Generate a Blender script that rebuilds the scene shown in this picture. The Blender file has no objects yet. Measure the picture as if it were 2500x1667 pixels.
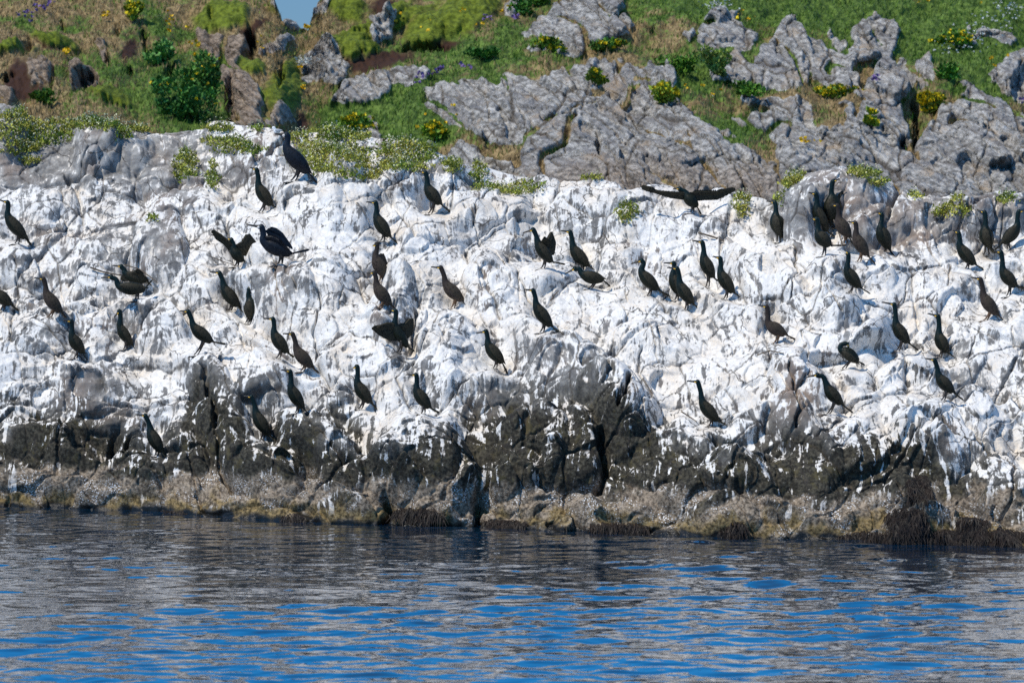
import bpy, math, random
import numpy as np
from mathutils import Vector

# ------------------------------------------------------------------ camera, sky, sun, exposure
SC = bpy.context.scene
COL = SC.collection
F = 11267.0            # focal length in photo pixels (photo 2500 x 1667)
YH = 530.0             # horizon row of the photo
CH = 4.0               # eye height above the water, metres
K = 1.0 / 0.9408       # reading scale -> photo pixels

cam = bpy.data.cameras.new("camera")
cam.sensor_width = 36.0
cam.lens = F * 36.0 / 2500.0
cam.clip_start = 0.5
cam.clip_end = 8000.0
cam.dof.use_dof = True
cam.dof.focus_distance = 65.0
cam.dof.aperture_fstop = 3.6
camo = bpy.data.objects.new("camera", cam)
COL.objects.link(camo)
camo.location = (0, 0, CH)
cam.shift_y = -(833.5 - YH) / 2500.0      # level camera, frame shifted down
camo.rotation_euler = (math.radians(90), 0, 0)
SC.camera = camo

TS = Vector((-0.46, -0.30, 0.80)).normalized()      # towards the sun
EL = math.asin(TS.z)
AZ = math.atan2(TS.x, TS.y)
world = bpy.data.worlds.new("World")
SC.world = world
world.use_nodes = True
wn = world.node_tree
bg = wn.nodes["Background"]
sky = wn.nodes.new("ShaderNodeTexSky")
sky.sky_type = 'NISHITA'
sky.sun_disc = False
sky.sun_elevation = EL
sky.sun_rotation = AZ
sky.air_density = 1.0
sky.dust_density = 0.1
sky.ozone_density = 2.2
tcw = wn.nodes.new("ShaderNodeTexCoord"); sxyz = wn.nodes.new("ShaderNodeSeparateXYZ")
wn.links.new(tcw.outputs["Generated"], sxyz.inputs[0])
tm = wn.nodes.new("ShaderNodeValToRGB"); wn.links.new(sxyz.outputs["Z"], tm.inputs[0])
for i_, (p_, c_) in enumerate(((0.0, (.155,.25,.42)), (.055, (.155,.26,.44)), (.12, (.10,.50,.88)), (.34, (.12,.85,1.35)), (.9, (1.0,.84,.70)))):
    e_ = tm.color_ramp.elements[i_] if i_ < 2 else tm.color_ramp.elements.new(p_)
    e_.position = p_; e_.color = c_+(1,)
mu = wn.nodes.new("ShaderNodeMix"); mu.data_type = 'RGBA'; mu.blend_type = 'MULTIPLY'; mu.inputs[0].default_value = 1.0
wn.links.new(sky.outputs[0], mu.inputs[6]); wn.links.new(tm.outputs[0], mu.inputs[7])   # clear deep blue low sky
wn.links.new(mu.outputs[2], bg.inputs[0])
bg.inputs[1].default_value = 0.15
sl = bpy.data.lights.new("sun", 'SUN')
sl.energy = 3.3
sl.angle = math.radians(0.5)
sl.color = (1.0, 0.93, 0.81)
so = bpy.data.objects.new("sun", sl)
COL.objects.link(so)
so.rotation_euler = TS.to_track_quat('Z', 'Y').to_euler()
SC.view_settings.view_transform = 'Standard'
SC.view_settings.look = 'None'
SC.view_settings.exposure = 0.32
SC.view_settings.gamma = 1.0
SC.cycles.use_denoising = False
SC.cycles.max_bounces = 6

# ------------------------------------------------------------------ noise in numpy
def h01(ix, iy, seed):
    ix = ix.astype(np.int64).astype(np.uint64); iy = iy.astype(np.int64).astype(np.uint64)
    with np.errstate(over='ignore'):
        h = ix * np.uint64(0x9E3779B1) + iy * np.uint64(0x85EBCA77) + np.uint64(seed * 7919 + 13)
        h ^= h >> np.uint64(15); h *= np.uint64(0x2C1B3C6D); h ^= h >> np.uint64(12)
        h *= np.uint64(0x297A2D39); h ^= h >> np.uint64(15)
    return ((h & np.uint64(0xFFFFFF)).astype(np.float32)) / 16777216.0

def perlin(x, y, seed=0):
    xi = np.floor(x); yi = np.floor(y); xf = (x - xi).astype(np.float32); yf = (y - yi).astype(np.float32)
    u = xf*xf*xf*(xf*(xf*6-15)+10); v = yf*yf*yf*(yf*(yf*6-15)+10)
    def g(ox, oy):
        a = h01(xi+ox, yi+oy, seed) * 6.2831853
        return np.cos(a)*(xf-ox) + np.sin(a)*(yf-oy)
    a, b, c, d = g(0,0), g(1,0), g(0,1), g(1,1)
    return ((a*(1-u)+b*u)*(1-v) + (c*(1-u)+d*u)*v) * 1.5

def fbm(x, y, seed=0, oct=4, gain=0.5):
    s = 0; a = 1.0
    for i in range(oct):
        s = s + a*perlin(x*2**i+i*17.3, y*2**i-i*9.1, seed+i); a *= gain
    return s

def cells(x, y, seed=0, jit=0.9, k=9.0):
    """Cell noise: edge distance, softly blended random planes, nearest cell value."""
    xi = np.floor(x); yi = np.floor(y)
    F1 = np.full(x.shape, 9.0, np.float32); F2 = F1.copy()
    num = np.zeros_like(F1); den = np.zeros_like(F1) + 1e-9; rid = np.zeros_like(F1)
    for oy in (-1, 0, 1):
        for ox in (-1, 0, 1):
            cx = xi+ox; cy = yi+oy
            px = cx + .5 + jit*(h01(cx, cy, seed)-.5); py = cy + .5 + jit*(h01(cx, cy, seed+1)-.5)
            dx = (x-px).astype(np.float32); dy = (y-py).astype(np.float32)
            d = np.sqrt(dx*dx+dy*dy)
            r = h01(cx, cy, seed+2)
            val = (r-.5)*1.0 + dx*(h01(cx, cy, seed+3)-.5)*1.2 + dy*(h01(cx, cy, seed+4)*1.2-.25)
            w = np.exp(-k*d*d*2.2)
            num += w*val; den += w
            nf = d < F1
            F2 = np.where(nf, F1, np.minimum(F2, d)); rid = np.where(nf, r, rid); F1 = np.where(nf, d, F1)
    return F2-F1, num/den, rid, F1

def sstep(a, b, x):
    t = np.clip((x-a)/(b-a), 0, 1); return t*t*(3-2*t)

def lerp_curve(pts, x):
    p = np.array(pts, float); return np.interp(x, p[:, 0], p[:, 1])

def inpoly(poly, x, y):
    r = np.zeros(x.shape, bool); n = len(poly)
    for i in range(n):
        x0, y0 = poly[i]; x1, y1 = poly[(i+1) % n]
        if y0 == y1: continue
        c = ((y0 > y) != (y1 > y)) & (x < (x1-x0)*(y-y0)/(y1-y0)+x0)
        r ^= c
    return r

def segdist(x, y, p, q):
    vx, vy = q[0]-p[0], q[1]-p[1]
    t = np.clip(((x-p[0])*vx+(y-p[1])*vy)/(vx*vx+vy*vy+1e-9), 0, 1)
    return np.hypot(x-p[0]-t*vx, y-p[1]-t*vy)

def ell(x, y, cx, cy, rx, ry, deg=0):
    a = math.radians(deg); c, s = math.cos(a), math.sin(a)
    dx = x-cx; dy = y-cy
    return np.hypot((dx*c+dy*s)/rx, (-dx*s+dy*c)/ry)

# photo pixel + distance -> world, and back
def world_at(px, py, Y):
    return (px-1250.0)*Y/F, Y, CH+(YH-py)*Y/F

def screen(P):
    return 1250.0+P[..., 0]/P[..., 1]*F, YH-(P[..., 2]-CH)/P[..., 1]*F

# ------------------------------------------------------------------ where the birds stand (read off the photo)
ZO = {'A': (0,250,.286976), 'B': (600,250,.286976), 'C': (1200,400,.286976), 'D': (1850,400,.286976),
      'E': (0,650,.318940), 'F': (600,600,.318940), 'G': (1200,700,.318940), 'H': (1850,650,.318940)}
def zp(z, p):
    x0, y0, s = ZO[z]; return np.array([x0+p[0]*s, y0+p[1]*s])

BIRDS = []
def S(*a, **k): BIRDS.append((a, k))
# ---- far left column
S('A',(-2,832),(60,850),(62,955),(212,1150),(268,1215),(140,1200),"brownish black shag cut by the left edge high on the rock",brown=0)
S('E',(-75,75),(-40,95),(-35,180),(78,290),(145,343),(5,345),"shag cut off by the left edge, only its rump and tail showing")
S('E',(265,88),(330,97),(352,190),(460,345),(510,398),(370,392),"brown shag on the grey mound near the left edge",brown=1)
S('E',(485,413),(540,420),(548,515),(632,655),(672,725),(575,700),"black shag below and right of the brown one near the left edge",yaw=20)
S('E',(876,386),(912,345),(917,440),(1000,595),(1072,658),(955,634),"slim shag with its bill pointing down, alone at left",yaw=10,fat=.85)
S('A',(960,1388),(1030,1394),(1062,1450),(1240,1515),(1300,1560),(1180,1600),"rear shag of the low leaning pair, wings half open",horiz=1,fat=.9,neckmid=(1058,1425),
  wings=[([(1075,1470),(1120,1450),(1160,1435)],[(1040,1520),(1150,1520),(1262,1508)],16,(-.03,-.10)),([(1140,1432),(1190,1440),(1240,1475)],[(1180,1500),(1225,1525),(1262,1520)],16,(.05,.14))])
S('E',(778,88),(850,80),(905,150),(1105,175),(1168,102),(1040,262),"front shag of the low leaning pair with its tail cocked up",horiz=1,neckmid=(888,100),fat=1.0)
S('E',(1380,342),(1437,345),(1475,445),(1615,575),(1730,597),(1495,680),"shag striding left with its tail held level above the dark ridge")
S('E',(1610,42),(1677,50),(1712,145),(1818,300),(1868,355),(1755,340),"shag facing left beside the one seen from behind")
S('E',(1909,150),(1908,172),(1908,250),(1918,395),(1932,465),(1893,435),"shag seen from behind, perched on the grey rock",fat=1.15,yaw=0)
S('E',(1040,1133),(1110,1142),(1150,1240),(1235,1415),(1280,1463),(1195,1450),"lowest shag on the left, perched on dark rock")
S('F',(-12,1150),(42,1155),(75,1260),(172,1440),(238,1502),(125,1475),"shag perched on the black boulder at lower left")
# ---- left middle
S('F',(140,555),(205,560),(215,655),(312,812),(372,855),(245,860),"green black shag left of a brown one, centre left")
S('F',(288,672),(355,675),(385,775),(500,922),(560,975),(430,958),"brown shag standing with orange brown feet, centre left",brown=1)
S('F',(272,948),(335,960),(345,1065),(432,1235),(485,1287),(390,1275),"shag on top of the dark streaked boulder, lower left of centre",yaw=15)
S('F',(832,930),(848,925),(852,1035),(950,1195),(1020,1258),(870,1250),"shag with its head turned to the camera, lower centre")
S('F',(1235,985),(1300,988),(1305,1085),(1402,1235),(1485,1280),(1355,1282),"shag above the large dark dome of rock, lower centre")
S('F',(1422,163),(1490,167),(1527,275),(1652,415),(1725,485),(1580,478),"brownish shag alone on bright rock in the upper centre",brown=1)
S('F',(1768,668),(1835,655),(1852,740),(1962,890),(2006,985),(1905,935),"shag with a white flecked bill, centre of the slope")
S('F',(1118,492),(1142,497),(1140,595),(1235,770),(1295,810),(1168,818),"shag drying fully opened wings in the centre of the slope",fat=.8,wing_fold=False,
  wings=[([(1135,600),(1085,590),(1035,605),(1000,618)],[(1150,730),(1100,725),(1030,690),(968,640)],20,(-.03,-.12)),([(1160,605),(1210,605),(1250,562),(1268,560)],[(1200,700),(1235,718),(1262,690),(1276,610)],20,(.03,.12))])
S('B',(1080,1218),(1108,1212),(1103,1300),(1185,1480),(1198,1560),(1150,1520),"brown shag with a half opened wing, upper centre",brown=1,yaw=15,fat=1.0,
  wings=[([(1130,1310),(1165,1290),(1190,1320)],[(1165,1450),(1205,1450),(1232,1400)],16,(.05,.10))])
S('F',(930,208),(980,207),(1000,290),(1100,445),(1148,490),(1020,478),"brown shag just below the one with a half opened wing",brown=1)
# ---- upper left
S('B',(40,555),(88,572),(107,695),(212,870),(300,922),(120,935),"upright shag below the plants at upper left")
S('B',(255,268),(345,278),(345,375),(525,590),(610,692),(400,668),"largest cormorant with white face and white thigh patch on the crest",big=1,fat=.98)
S('B',(22,1043),(130,1060),(148,1180),(370,1290),(545,1252),(285,1378),"large cormorant with open bill, white throat and half raised wings",big=1,fat=.82,horiz=1,
  wings=[([(175,1140),(230,1140),(290,1170)],[(250,1230),(320,1270),(398,1300)],18,(-.05,-.10)),([(190,1075),(240,1085),(300,1120)],[(230,1150),(330,1200),(395,1250)],18,(.05,.12))])
S('A',(1948,1160),(1965,1168),(1985,1230),(2060,1350),(2115,1345),(2005,1395),"shag holding both wings up left of the open billed cormorant",fat=.9,wing_fold=False,
  wings=[([(1985,1220),(1940,1170),(1880,1120),(1835,1098)],[(1960,1270),(1900,1210),(1840,1170),(1800,1105)],20,(-.02,-.08)),([(2005,1215),(2055,1195),(2090,1132),(2110,1132)],[(2060,1290),(2130,1310),(2190,1300),(2228,1280)],22,(.02,.12))])
S('B',(1028,848),(1100,852),(1112,955),(1215,1135),(1305,1205),(1160,1178),"shag with a bright yellow gape in front of the white boulder")
S('B',(1470,585),(1525,597),(1545,705),(1650,860),(1745,935),(1565,948),"lone upright shag just below the middle crest")
# ---- middle
S('C',(272,587),(352,560),(390,655),(505,830),(630,857),(432,890),"shag with one wing raised behind its back, upper middle",fat=.95,
  wings=[([(440,680),(480,640),(505,582)],[(500,770),(530,780),(546,690)],18,(.04,.10)),([(425,660),(440,640),(445,625)],[(470,700),(490,690),(500,670)],14,(-.04,-.08))])
S('C',(593,568),(665,580),(690,695),(812,862),(885,900),(770,905),"shag standing right behind the crouching one")
S('C',(628,935),(708,890),(765,930),(945,985),(1012,1045),(835,1060),"crouching shag leaning low with its bill down",horiz=1,neckmid=(745,895))
S('C',(1190,850),(1275,822),(1272,905),(1408,1065),(1520,1128),(1335,1120),"shag with its bill lowered left of the close pair",neckmid=(1295,850))
S('C',(1470,843),(1545,845),(1545,930),(1615,1120),(1770,1122),(1570,1160),"rear shag of the close pair, mostly hidden by its neighbour")
S('C',(1498,882),(1575,890),(1600,1005),(1702,1180),(1800,1260),(1655,1240),"front shag of the close pair in the middle right")
S('C',(1712,652),(1788,667),(1805,775),(1880,960),(1930,1000),(1835,1050),"tall shag with a long thin neck, left of another pair")
S('C',(1885,788),(1940,802),(1947,905),(2050,1090),(2150,1150),(1985,1150),"shag just right of the tall long necked one")
S('C',(1548,212),(1600,212),(1655,250),(1745,360),(1785,432),(1705,415),"shag with wings spread wide on the skyline",fat=.92,wing_fold=False,
  wings=[([(1650,245),(1540,240),(1430,232),(1340,216)],[(1650,310),(1540,296),(1430,262),(1272,196)],26,(-.02,-.18)),([(1700,245),(1800,238),(1900,242),(1985,236)],[(1740,310),(1830,306),(1940,300),(2082,214)],26,(.02,.16))])
S('C',(281,1068),(350,1077),(377,1185),(500,1375),(615,1457),(425,1432),"shag perched on top of the large grey hump in the centre")
# ---- right cluster
S('D',(63,318),(137,328),(152,425),(195,600),(228,632),(165,668),"shag facing the camera left of the right hand huddle",fat=1.15,yaw=-35)
S('D',(435,245),(490,257),(502,355),(580,565),(662,625),(530,640),"shag with yellow gape at the left of the huddle")
S('D',(692,130),(645,148),(628,270),(625,470),(632,525),(632,530),"large dark bird seen from behind at the back of the huddle",fat=1.4,
  wings=[([(690,300),(705,250),(715,235)],[(700,360),(718,330),(732,290)],22,(.02,.06))])
S('D',(455,465),(497,472),(512,570),(608,695),(718,695),(558,782),"shag at the front of the huddle with its feet apart",fat=1.1)
S('D',(632,347),(672,357),(690,455),(775,615),(812,690),(745,680),"brown shag in the middle of the huddle",brown=1,fat=1.05)
S('D',(768,492),(825,502),(835,595),(925,770),(1005,856),(858,832),"shag with brown feet at the right of the huddle",brown=1)
S('D',(1010,412),(1045,428),(1042,525),(1110,715),(1180,798),(1092,748),"shag turned away to the right of the huddle",fat=1.08,yaw=20)
S('D',(757,755),(766,768),(757,880),(862,1045),(965,1105),(788,1092),"shag with its face turned to the camera below the huddle",yaw=12)
S('D',(1660,565),(1705,587),(1717,685),(1838,850),(1945,908),(1775,892),"shag standing left of the front facing one at far right")
S('D',(1863,390),(1925,412),(1937,535),(1970,700),(2025,762),(1935,778),"upright front facing shag near the right edge",fat=1.1,yaw=-30)
S('D',(2268,400),(2226,405),(2210,520),(2090,670),(2013,735),(2140,735),"only shag facing right, by the right edge")
S('D',(2012,740),(2065,752),(2082,890),(2190,1040),(2275,1055),(2130,1125),"shag below the right facing one at the right edge")
S('D',(1815,965),(1890,980),(1917,1105),(2030,1275),(2110,1345),(1935,1330),"brown speckled shag with orange feet near the right edge",brown=1)
S('H',(5,298),(65,310),(77,425),(205,520),(300,565),(130,592),"brown shag leaning forward beside its shadow",brown=1,horiz=1)
S('H',(953,275),(1040,292),(1055,425),(1145,580),(1232,645),(1070,650),"tall shag with splayed feet, right of the preening one")
S('H',(1303,362),(1375,380),(1387,505),(1442,655),(1512,692),(1390,692),"slender shag directly above the lower right one")
S('H',(697,618),(682,588),(632,640),(765,725),(822,757),(660,785),"preening shag with its bill tucked into its breast",neckmid=(640,600),fat=.95,horiz=1)
S('H',(1285,705),(1350,717),(1382,825),(1490,960),(1577,1025),(1415,1025),"lower right shag above the big streaked boulder")
S('H',(370,850),(455,830),(527,905),(635,1050),(732,1123),(540,1128),"leaning shag casting a long shadow at lower right",neckmid=(500,845))
S('G',(1500,720),(1575,727),(1610,865),(1725,1020),(1815,1062),(1675,1065),"lowest right hand shag, standing above the dark rocks")

PERCH = [zp(a[0], a[6]) for a, k in BIRDS]
TAILS = [zp(a[0], a[4])*.35+zp(a[0], a[5])*.65 for a, k in BIRDS]

# ------------------------------------------------------------------ object helpers
def tag(o, label=None, cat=None, group=None, kind=None):
    for k_, v_ in (("label", label), ("category", cat), ("group", group), ("kind", kind)):
        if v_: o[k_] = v_
    return o

def mesh_np(name, V, Fc, mat, parent=None, smooth=True, attrs=None, colattr=None):
    """V (n,3); Fc (m,3|4) int array."""
    me = bpy.data.meshes.new(name)
    V = np.ascontiguousarray(V, np.float32); Fc = np.ascontiguousarray(Fc, np.int32)
    n, k = Fc.shape
    me.vertices.add(len(V)); me.vertices.foreach_set("co", V.ravel())
    me.loops.add(n*k); me.loops.foreach_set("vertex_index", Fc.ravel())
    me.polygons.add(n)
    me.polygons.foreach_set("loop_start", np.arange(0, n*k, k, dtype=np.int32))
    me.polygons.foreach_set("loop_total", np.full(n, k, np.int32))
    me.polygons.foreach_set("use_smooth", np.full(n, smooth, bool))
    for an, av in (attrs or {}).items():
        at = me.attributes.new(an, 'FLOAT', 'POINT'); at.data.foreach_set("value", np.ascontiguousarray(av, np.float32).ravel())
    if colattr is not None:
        at = me.attributes.new("tint", 'FLOAT_COLOR', 'POINT')
        c4 = np.ones((len(V), 4), np.float32); c4[:, :3] = colattr
        at.data.foreach_set("color", c4.ravel())
    me.update(calc_edges=True)
    if mat: me.materials.append(mat)
    o = bpy.data.objects.new(name, me); COL.objects.link(o)
    if parent: o.parent = parent
    return o

def grid_faces(nr, nc):
    i = np.arange(nr-1)[:, None]*nc + np.arange(nc-1)[None, :]
    return np.stack([i, i+1, i+1+nc, i+nc], -1).reshape(-1, 4)

def empty(name, loc):
    o = bpy.data.objects.new(name, None); COL.objects.link(o); o.location = loc
    o.empty_display_size = 0.1
    return o

# ------------------------------------------------------------------ shader helpers
class NT:
    def __init__(s, name):
        s.m = bpy.data.materials.new(name); s.m.use_nodes = True; s.t = s.m.node_tree
        s.b = s.t.nodes["Principled BSDF"]; s.tc = s.t.nodes.new("ShaderNodeTexCoord").outputs["Object"]
    def link(s, a, b):
        s.t.links.new(a, b)
    def put(s, sock, v):
        if v is None: return
        if isinstance(v, bpy.types.NodeSocket): s.link(v, sock)
        elif hasattr(sock.default_value, '__len__') and isinstance(v, (tuple, list)):
            v = tuple(v); n = len(sock.default_value)
            sock.default_value = (v + (1.0,))[:n] if len(v) < n else v[:n]
        else: sock.default_value = v
    def mapping(s, sc, vec=None, rot=(0, 0, 0)):
        n = s.t.nodes.new("ShaderNodeMapping"); s.put(n.inputs["Vector"], vec or s.tc)
        n.inputs["Scale"].default_value = sc; n.inputs["Rotation"].default_value = rot
        return n.outputs[0]
    def noise(s, sc, det=6, rough=.6, vec=None, dist=0.0):
        n = s.t.nodes.new("ShaderNodeTexNoise"); s.put(n.inputs["Vector"], vec or s.tc)
        n.inputs["Scale"].default_value = sc; n.inputs["Detail"].default_value = det
        n.inputs["Roughness"].default_value = rough; n.inputs["Distortion"].default_value = dist
        return n.outputs["Fac"]
    def voro(s, sc, vec=None, feat='F1', out="Distance", rnd=1.0):
        n = s.t.nodes.new("ShaderNodeTexVoronoi"); n.feature = feat
        s.put(n.inputs["Vector"], vec or s.tc); n.inputs["Scale"].default_value = sc
        n.inputs["Randomness"].default_value = rnd
        return n.outputs[out]
    def math(s, op, a, b=0.0, c=None, clamp=False):
        n = s.t.nodes.new("ShaderNodeMath"); n.operation = op; n.use_clamp = clamp
        s.put(n.inputs[0], a); s.put(n.inputs[1], b)
        if c is not None: s.put(n.inputs[2], c)
        return n.outputs[0]
    def step(s, a, b, x, lo=0.0, hi=1.0):
        n = s.t.nodes.new("ShaderNodeMapRange"); n.interpolation_type = 'SMOOTHSTEP'
        s.put(n.inputs[0], x); s.put(n.inputs[1], a); s.put(n.inputs[2], b); s.put(n.inputs[3], lo); s.put(n.inputs[4], hi)
        return n.outputs[0]
    def mix(s, f, a, b, mode='MIX'):
        n = s.t.nodes.new("ShaderNodeMix"); n.data_type = 'RGBA'; n.blend_type = mode
        s.put(n.inputs[0], f); s.put(n.inputs[6], a); s.put(n.inputs[7], b)
        return n.outputs[2]
    def attr(s, name, out="Fac"):
        n = s.t.nodes.new("ShaderNodeAttribute"); n.attribute_name = name
        return n.outputs[out]
    def vadd(s, a, b, scale):
        n = s.t.nodes.new("ShaderNodeVectorMath"); n.operation = 'MULTIPLY_ADD'
        s.put(n.inputs[0], b); s.put(n.inputs[1], (scale,)*3); s.put(n.inputs[2], a)
        return n.outputs[0]
    def noisecol(s, sc, det=3):
        n = s.t.nodes.new("ShaderNodeTexNoise"); s.put(n.inputs["Vector"], s.tc)
        n.inputs["Scale"].default_value = sc; n.inputs["Detail"].default_value = det
        return n.outputs["Color"]
    def bump(s, h, strength=.5, dist=.02, prev=None):
        n = s.t.nodes.new("ShaderNodeBump"); s.put(n.inputs["Height"], h)
        n.inputs["Strength"].default_value = strength; n.inputs["Distance"].default_value = dist
        if prev: s.link(prev, n.inputs["Normal"])
        return n.outputs[0]
    def done(s, col=None, rough=.9, bump=None, spec=.3, metal=0.0):
        s.put(s.b.inputs["Base Color"], col); s.put(s.b.inputs["Roughness"], rough)
        s.b.inputs["Specular IOR Level"].default_value = spec
        if bump: s.link(bump, s.b.inputs["Normal"])
        return s.m

# ------------------------------------------------------------------ materials
def mat_islet():
    n = NT("islet_rock")
    n.tc = n.mapping((1, .45, 1))
    warp = n.vadd(n.tc, n.noisecol(1.6, 3), 0.35)
    n1 = n.noise(1.3, 6, .6); n2 = n.noise(22, 7, .68); n3 = n.noise(6.0, 6, .65, vec=warp)
    st = n.noise(1.0, 7, .62, vec=n.mapping((17, 6, 1.7), vec=warp))
    st2 = n.noise(1.0, 5, .6, vec=n.mapping((45, 14, 3.5)))
    grey = n.mix(n.step(.35, .65, n3), (.145, .14, .135), (.36, .35, .33))
    grey = n.mix(n.step(.52, .72, n1, 0, .55), grey, (.27, .20, .155))
    grey = n.mix(n.math('MULTIPLY', n.attr("warm"), .7), grey, (.26, .175, .12))
    dark = n.mix(n.step(.4, .66, n2), (.015, .0135, .010), (.078, .070, .050))
    dark = n.mix(n.step(.52, .66, n3, 0, .7), dark, (.085, .070, .030))
    col = n.mix(n.attr("dark"), grey, dark)
    white = n.mix(n.step(.42, .70, n.noise(2.2, 5, .6)), (.75, .725, .68), (.66, .58, .48))
    white = n.mix(n.step(.30, .62, n2), n.mix(.5, white, (.38, .38, .39)), white)
    w = n.math('ADD', n.attr("guano"), n.math('MULTIPLY', n.math('SUBTRACT', st, .5), 2.9))
    w = n.math('ADD', w, n.math('MULTIPLY', n.math('SUBTRACT', n3, .5), 2.3))
    w = n.math('ADD', w, n.math('MULTIPLY', n.math('SUBTRACT', st2, .5), .7))
    w = n.math('ADD', w, n.math('MULTIPLY', n.math('SUBTRACT', n2, .5), .5))
    drip = n.noise(1.0, 5, .6, vec=n.mapping((13, 3, 1.1), vec=warp))
    w = n.math('ADD', w, n.math('MULTIPLY', n.attr("dark"), n.math('MULTIPLY', n.math('SUBTRACT', drip, .46), 3.2)))
    col = n.mix(n.step(.36, .64, w), col, white)
    # thin cracks
    cv = n.voro(1.5, vec=n.vadd(n.mapping((1, .8, 1.1)), n.noisecol(2.5, 4), .55), feat='DISTANCE_TO_EDGE')
    cr = n.step(0.004, 0.016, cv, 1, 0)
    cr = n.math('MULTIPLY', cr, n.step(.42, .56, n.noise(1.7, 3), 0, .85))
    cv2 = n.voro(4.2, vec=n.vadd(n.mapping((1, .8, 1.2)), n.noisecol(5, 4), .3), feat='DISTANCE_TO_EDGE')
    cr = n.math('MAXIMUM', cr, n.math('MULTIPLY', n.step(0.004, 0.03, cv2, 1, 0), n.step(.52, .64, n.noise(2.6, 3), 0, .6)))
    cr = n.math('MAXIMUM', cr, n.attr("crack"))
    col = n.mix(cr, col, (.035, .030, .026))
    # barnacles and weed near the water
    vb = n.voro(38); vb2 = n.voro(16)
    barn = n.mix(n.step(.35, .65, n2), (.055, .042, .030), (.33, .265, .195))
    spk = n.math('MULTIPLY', n.step(.25, .40, vb, 1, 0), n.step(.44, .60, n.noise(3.2, 4), 0, 1))
    barn = n.mix(spk, barn, (.66, .65, .63))
    col = n.mix(n.attr("barn"), col, barn)
    ochre = n.mix(n.step(.35, .65, n2), (.04, .028, .010), (.26, .18, .065))
    col = n.mix(n.attr("ochre"), col, ochre)
    col = n.mix(n.attr("wet"), col, (.010, .009, .007))
    lm = n.math('MULTIPLY', n.attr("dark"), n.step(.6, .75, n.noise(9, 5), 0, .5))
    hb = n.math('ADD', n.math('MULTIPLY', n2, .5), n.math('MULTIPLY', st, .35))
    bp = n.bump(hb, .45, .025)
    bp = n.bump(n.noise(75, 4, .6), .5, .012, bp)
    bp = n.bump(cr, -.8, .04, bp)
    rough = n.math('SUBTRACT', .92, n.math('MULTIPLY', n.attr("wet"), .6))
    return n.done(col, rough, bp, .25)

def mat_hill():
    n = NT("hill_ground")
    n.tc = n.mapping((1, .3, 1.15))
    warp = n.vadd(n.tc, n.noisecol(.5, 3), 0.9)
    n2 = n.noise(7, 7, .68); n3 = n.noise(1.6, 6, .65, vec=warp)
    st = n.noise(1.0, 6, .62, vec=n.mapping((.8, .6, 5.5), vec=n.mapping((1, 1, 1), rot=(0, math.radians(-40), 0), vec=n.vadd(n.tc, n.noisecol(.6, 2), .35))))
    rock = n.mix(n.step(.34, .66, n2), (.13, .125, .115), (.53, .51, .475))
    rock = n.mix(n.step(.48, .62, st, 0, .6), rock, (.15, .145, .15))
    rock = n.mix(n.step(.53, .70, n3, 0, .8), rock, (.38, .29, .20))
    cv = n.voro(.5, vec=n.vadd(n.mapping((1, .8, 1.3), rot=(0, math.radians(-35), 0)), n.noisecol(.9, 4), .9), feat='DISTANCE_TO_EDGE')
    rock = n.mix(n.math('MULTIPLY', n.step(0.004, 0.022, cv, 1, 0), n.step(.45, .6, n.noise(1.2, 3), 0, .75)), rock, (.07, .055, .04))
    rock = n.mix(n.attr("warm"), rock, n.mix(n.step(.34, .66, n2), (.10, .07, .045), (.36, .27, .19)))
    rock = n.mix(n.math('MULTIPLY', n.attr("crack"), .8), rock, (.06, .048, .035))
    tan = n.mix(n.step(.36, .64, n2), (.12, .085, .04), (.33, .24, .12))
    grn = n.mix(n.step(.38, .64, n2), (.03, .06, .012), (.13, .20, .04))
    gf = n.math('ADD', n.attr("green"), n.math('MULTIPLY', n.math('SUBTRACT', n.noise(1.1, 6, .65), .5), 2.2))
    gf = n.math('ADD', gf, n.math('MULTIPLY', n.math('SUBTRACT', n2, .5), 1.0))
    soil = n.mix(n.step(.35, .65, gf), tan, grn)
    moss = n.mix(n.step(.35, .65, n2), (.05, .07, .006), (.15, .19, .02))
    soil = n.mix(n.attr("moss"), soil, moss)
    soil = n.mix(n.attr("peat_shade"), soil, (.045, .022, .014))
    rf = n.math('ADD', n.attr("rock"), n.math('MULTIPLY', n.math('SUBTRACT', n2, .5), .5))
    col = n.mix(n.step(.42, .58, rf), soil, rock)
    bp = n.bump(n.math('MULTIPLY', n.step(.3, .7, st), n.attr("rock")), .8, .14); bp = n.bump(n2, .5, .08, bp); bp = n.bump(n.noise(22, 5, .7), .6, .04, bp)
    return n.done(col, .95, bp, .15)

def mat_water():
    n = NT("sea_water")
    a = n.noise(1.0, 4, .55, vec=n.mapping((2.3, 2.9, 1)))
    b = n.noise(1.0, 3, .55, vec=n.mapping((9, 11, 1)))
    bp = n.bump(a, 1.0, .0045)
    n.b.inputs["IOR"].default_value = 1.65
    return n.done((.0009, .011, .027), .008, bp, .5)

def mat_tint(name, rough=.7, spec=.3, sc=30, trans=0.0):
    n = NT(name)
    c = n.attr("tint", "Color")
    c = n.mix(n.step(.3, .7, n.noise(sc, 4)), n.mix(1.0, c, (.62, .62, .62), 'MULTIPLY'), c)
    return n.done(c, rough, None, spec)

def mat_bird(name, a, b, neck, rough=.42):
    n = NT(name)
    f = n.noise(1.0, 4, .6, vec=n.mapping((60, 60, 60)))
    v = n.voro(38, vec=n.mapping((1, 1, .55)))
    c = n.mix(n.step(.35, .65, f), a, b)
    c = n.mix(n.step(.2, .55, v, 0, .6), c, tuple(x*1.7 for x in b))
    c = n.mix(n.attr("neck"), c, neck)
    bp = n.bump(v, .5, .006)
    return n.done(c, rough+.05, bp, .16)

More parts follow.
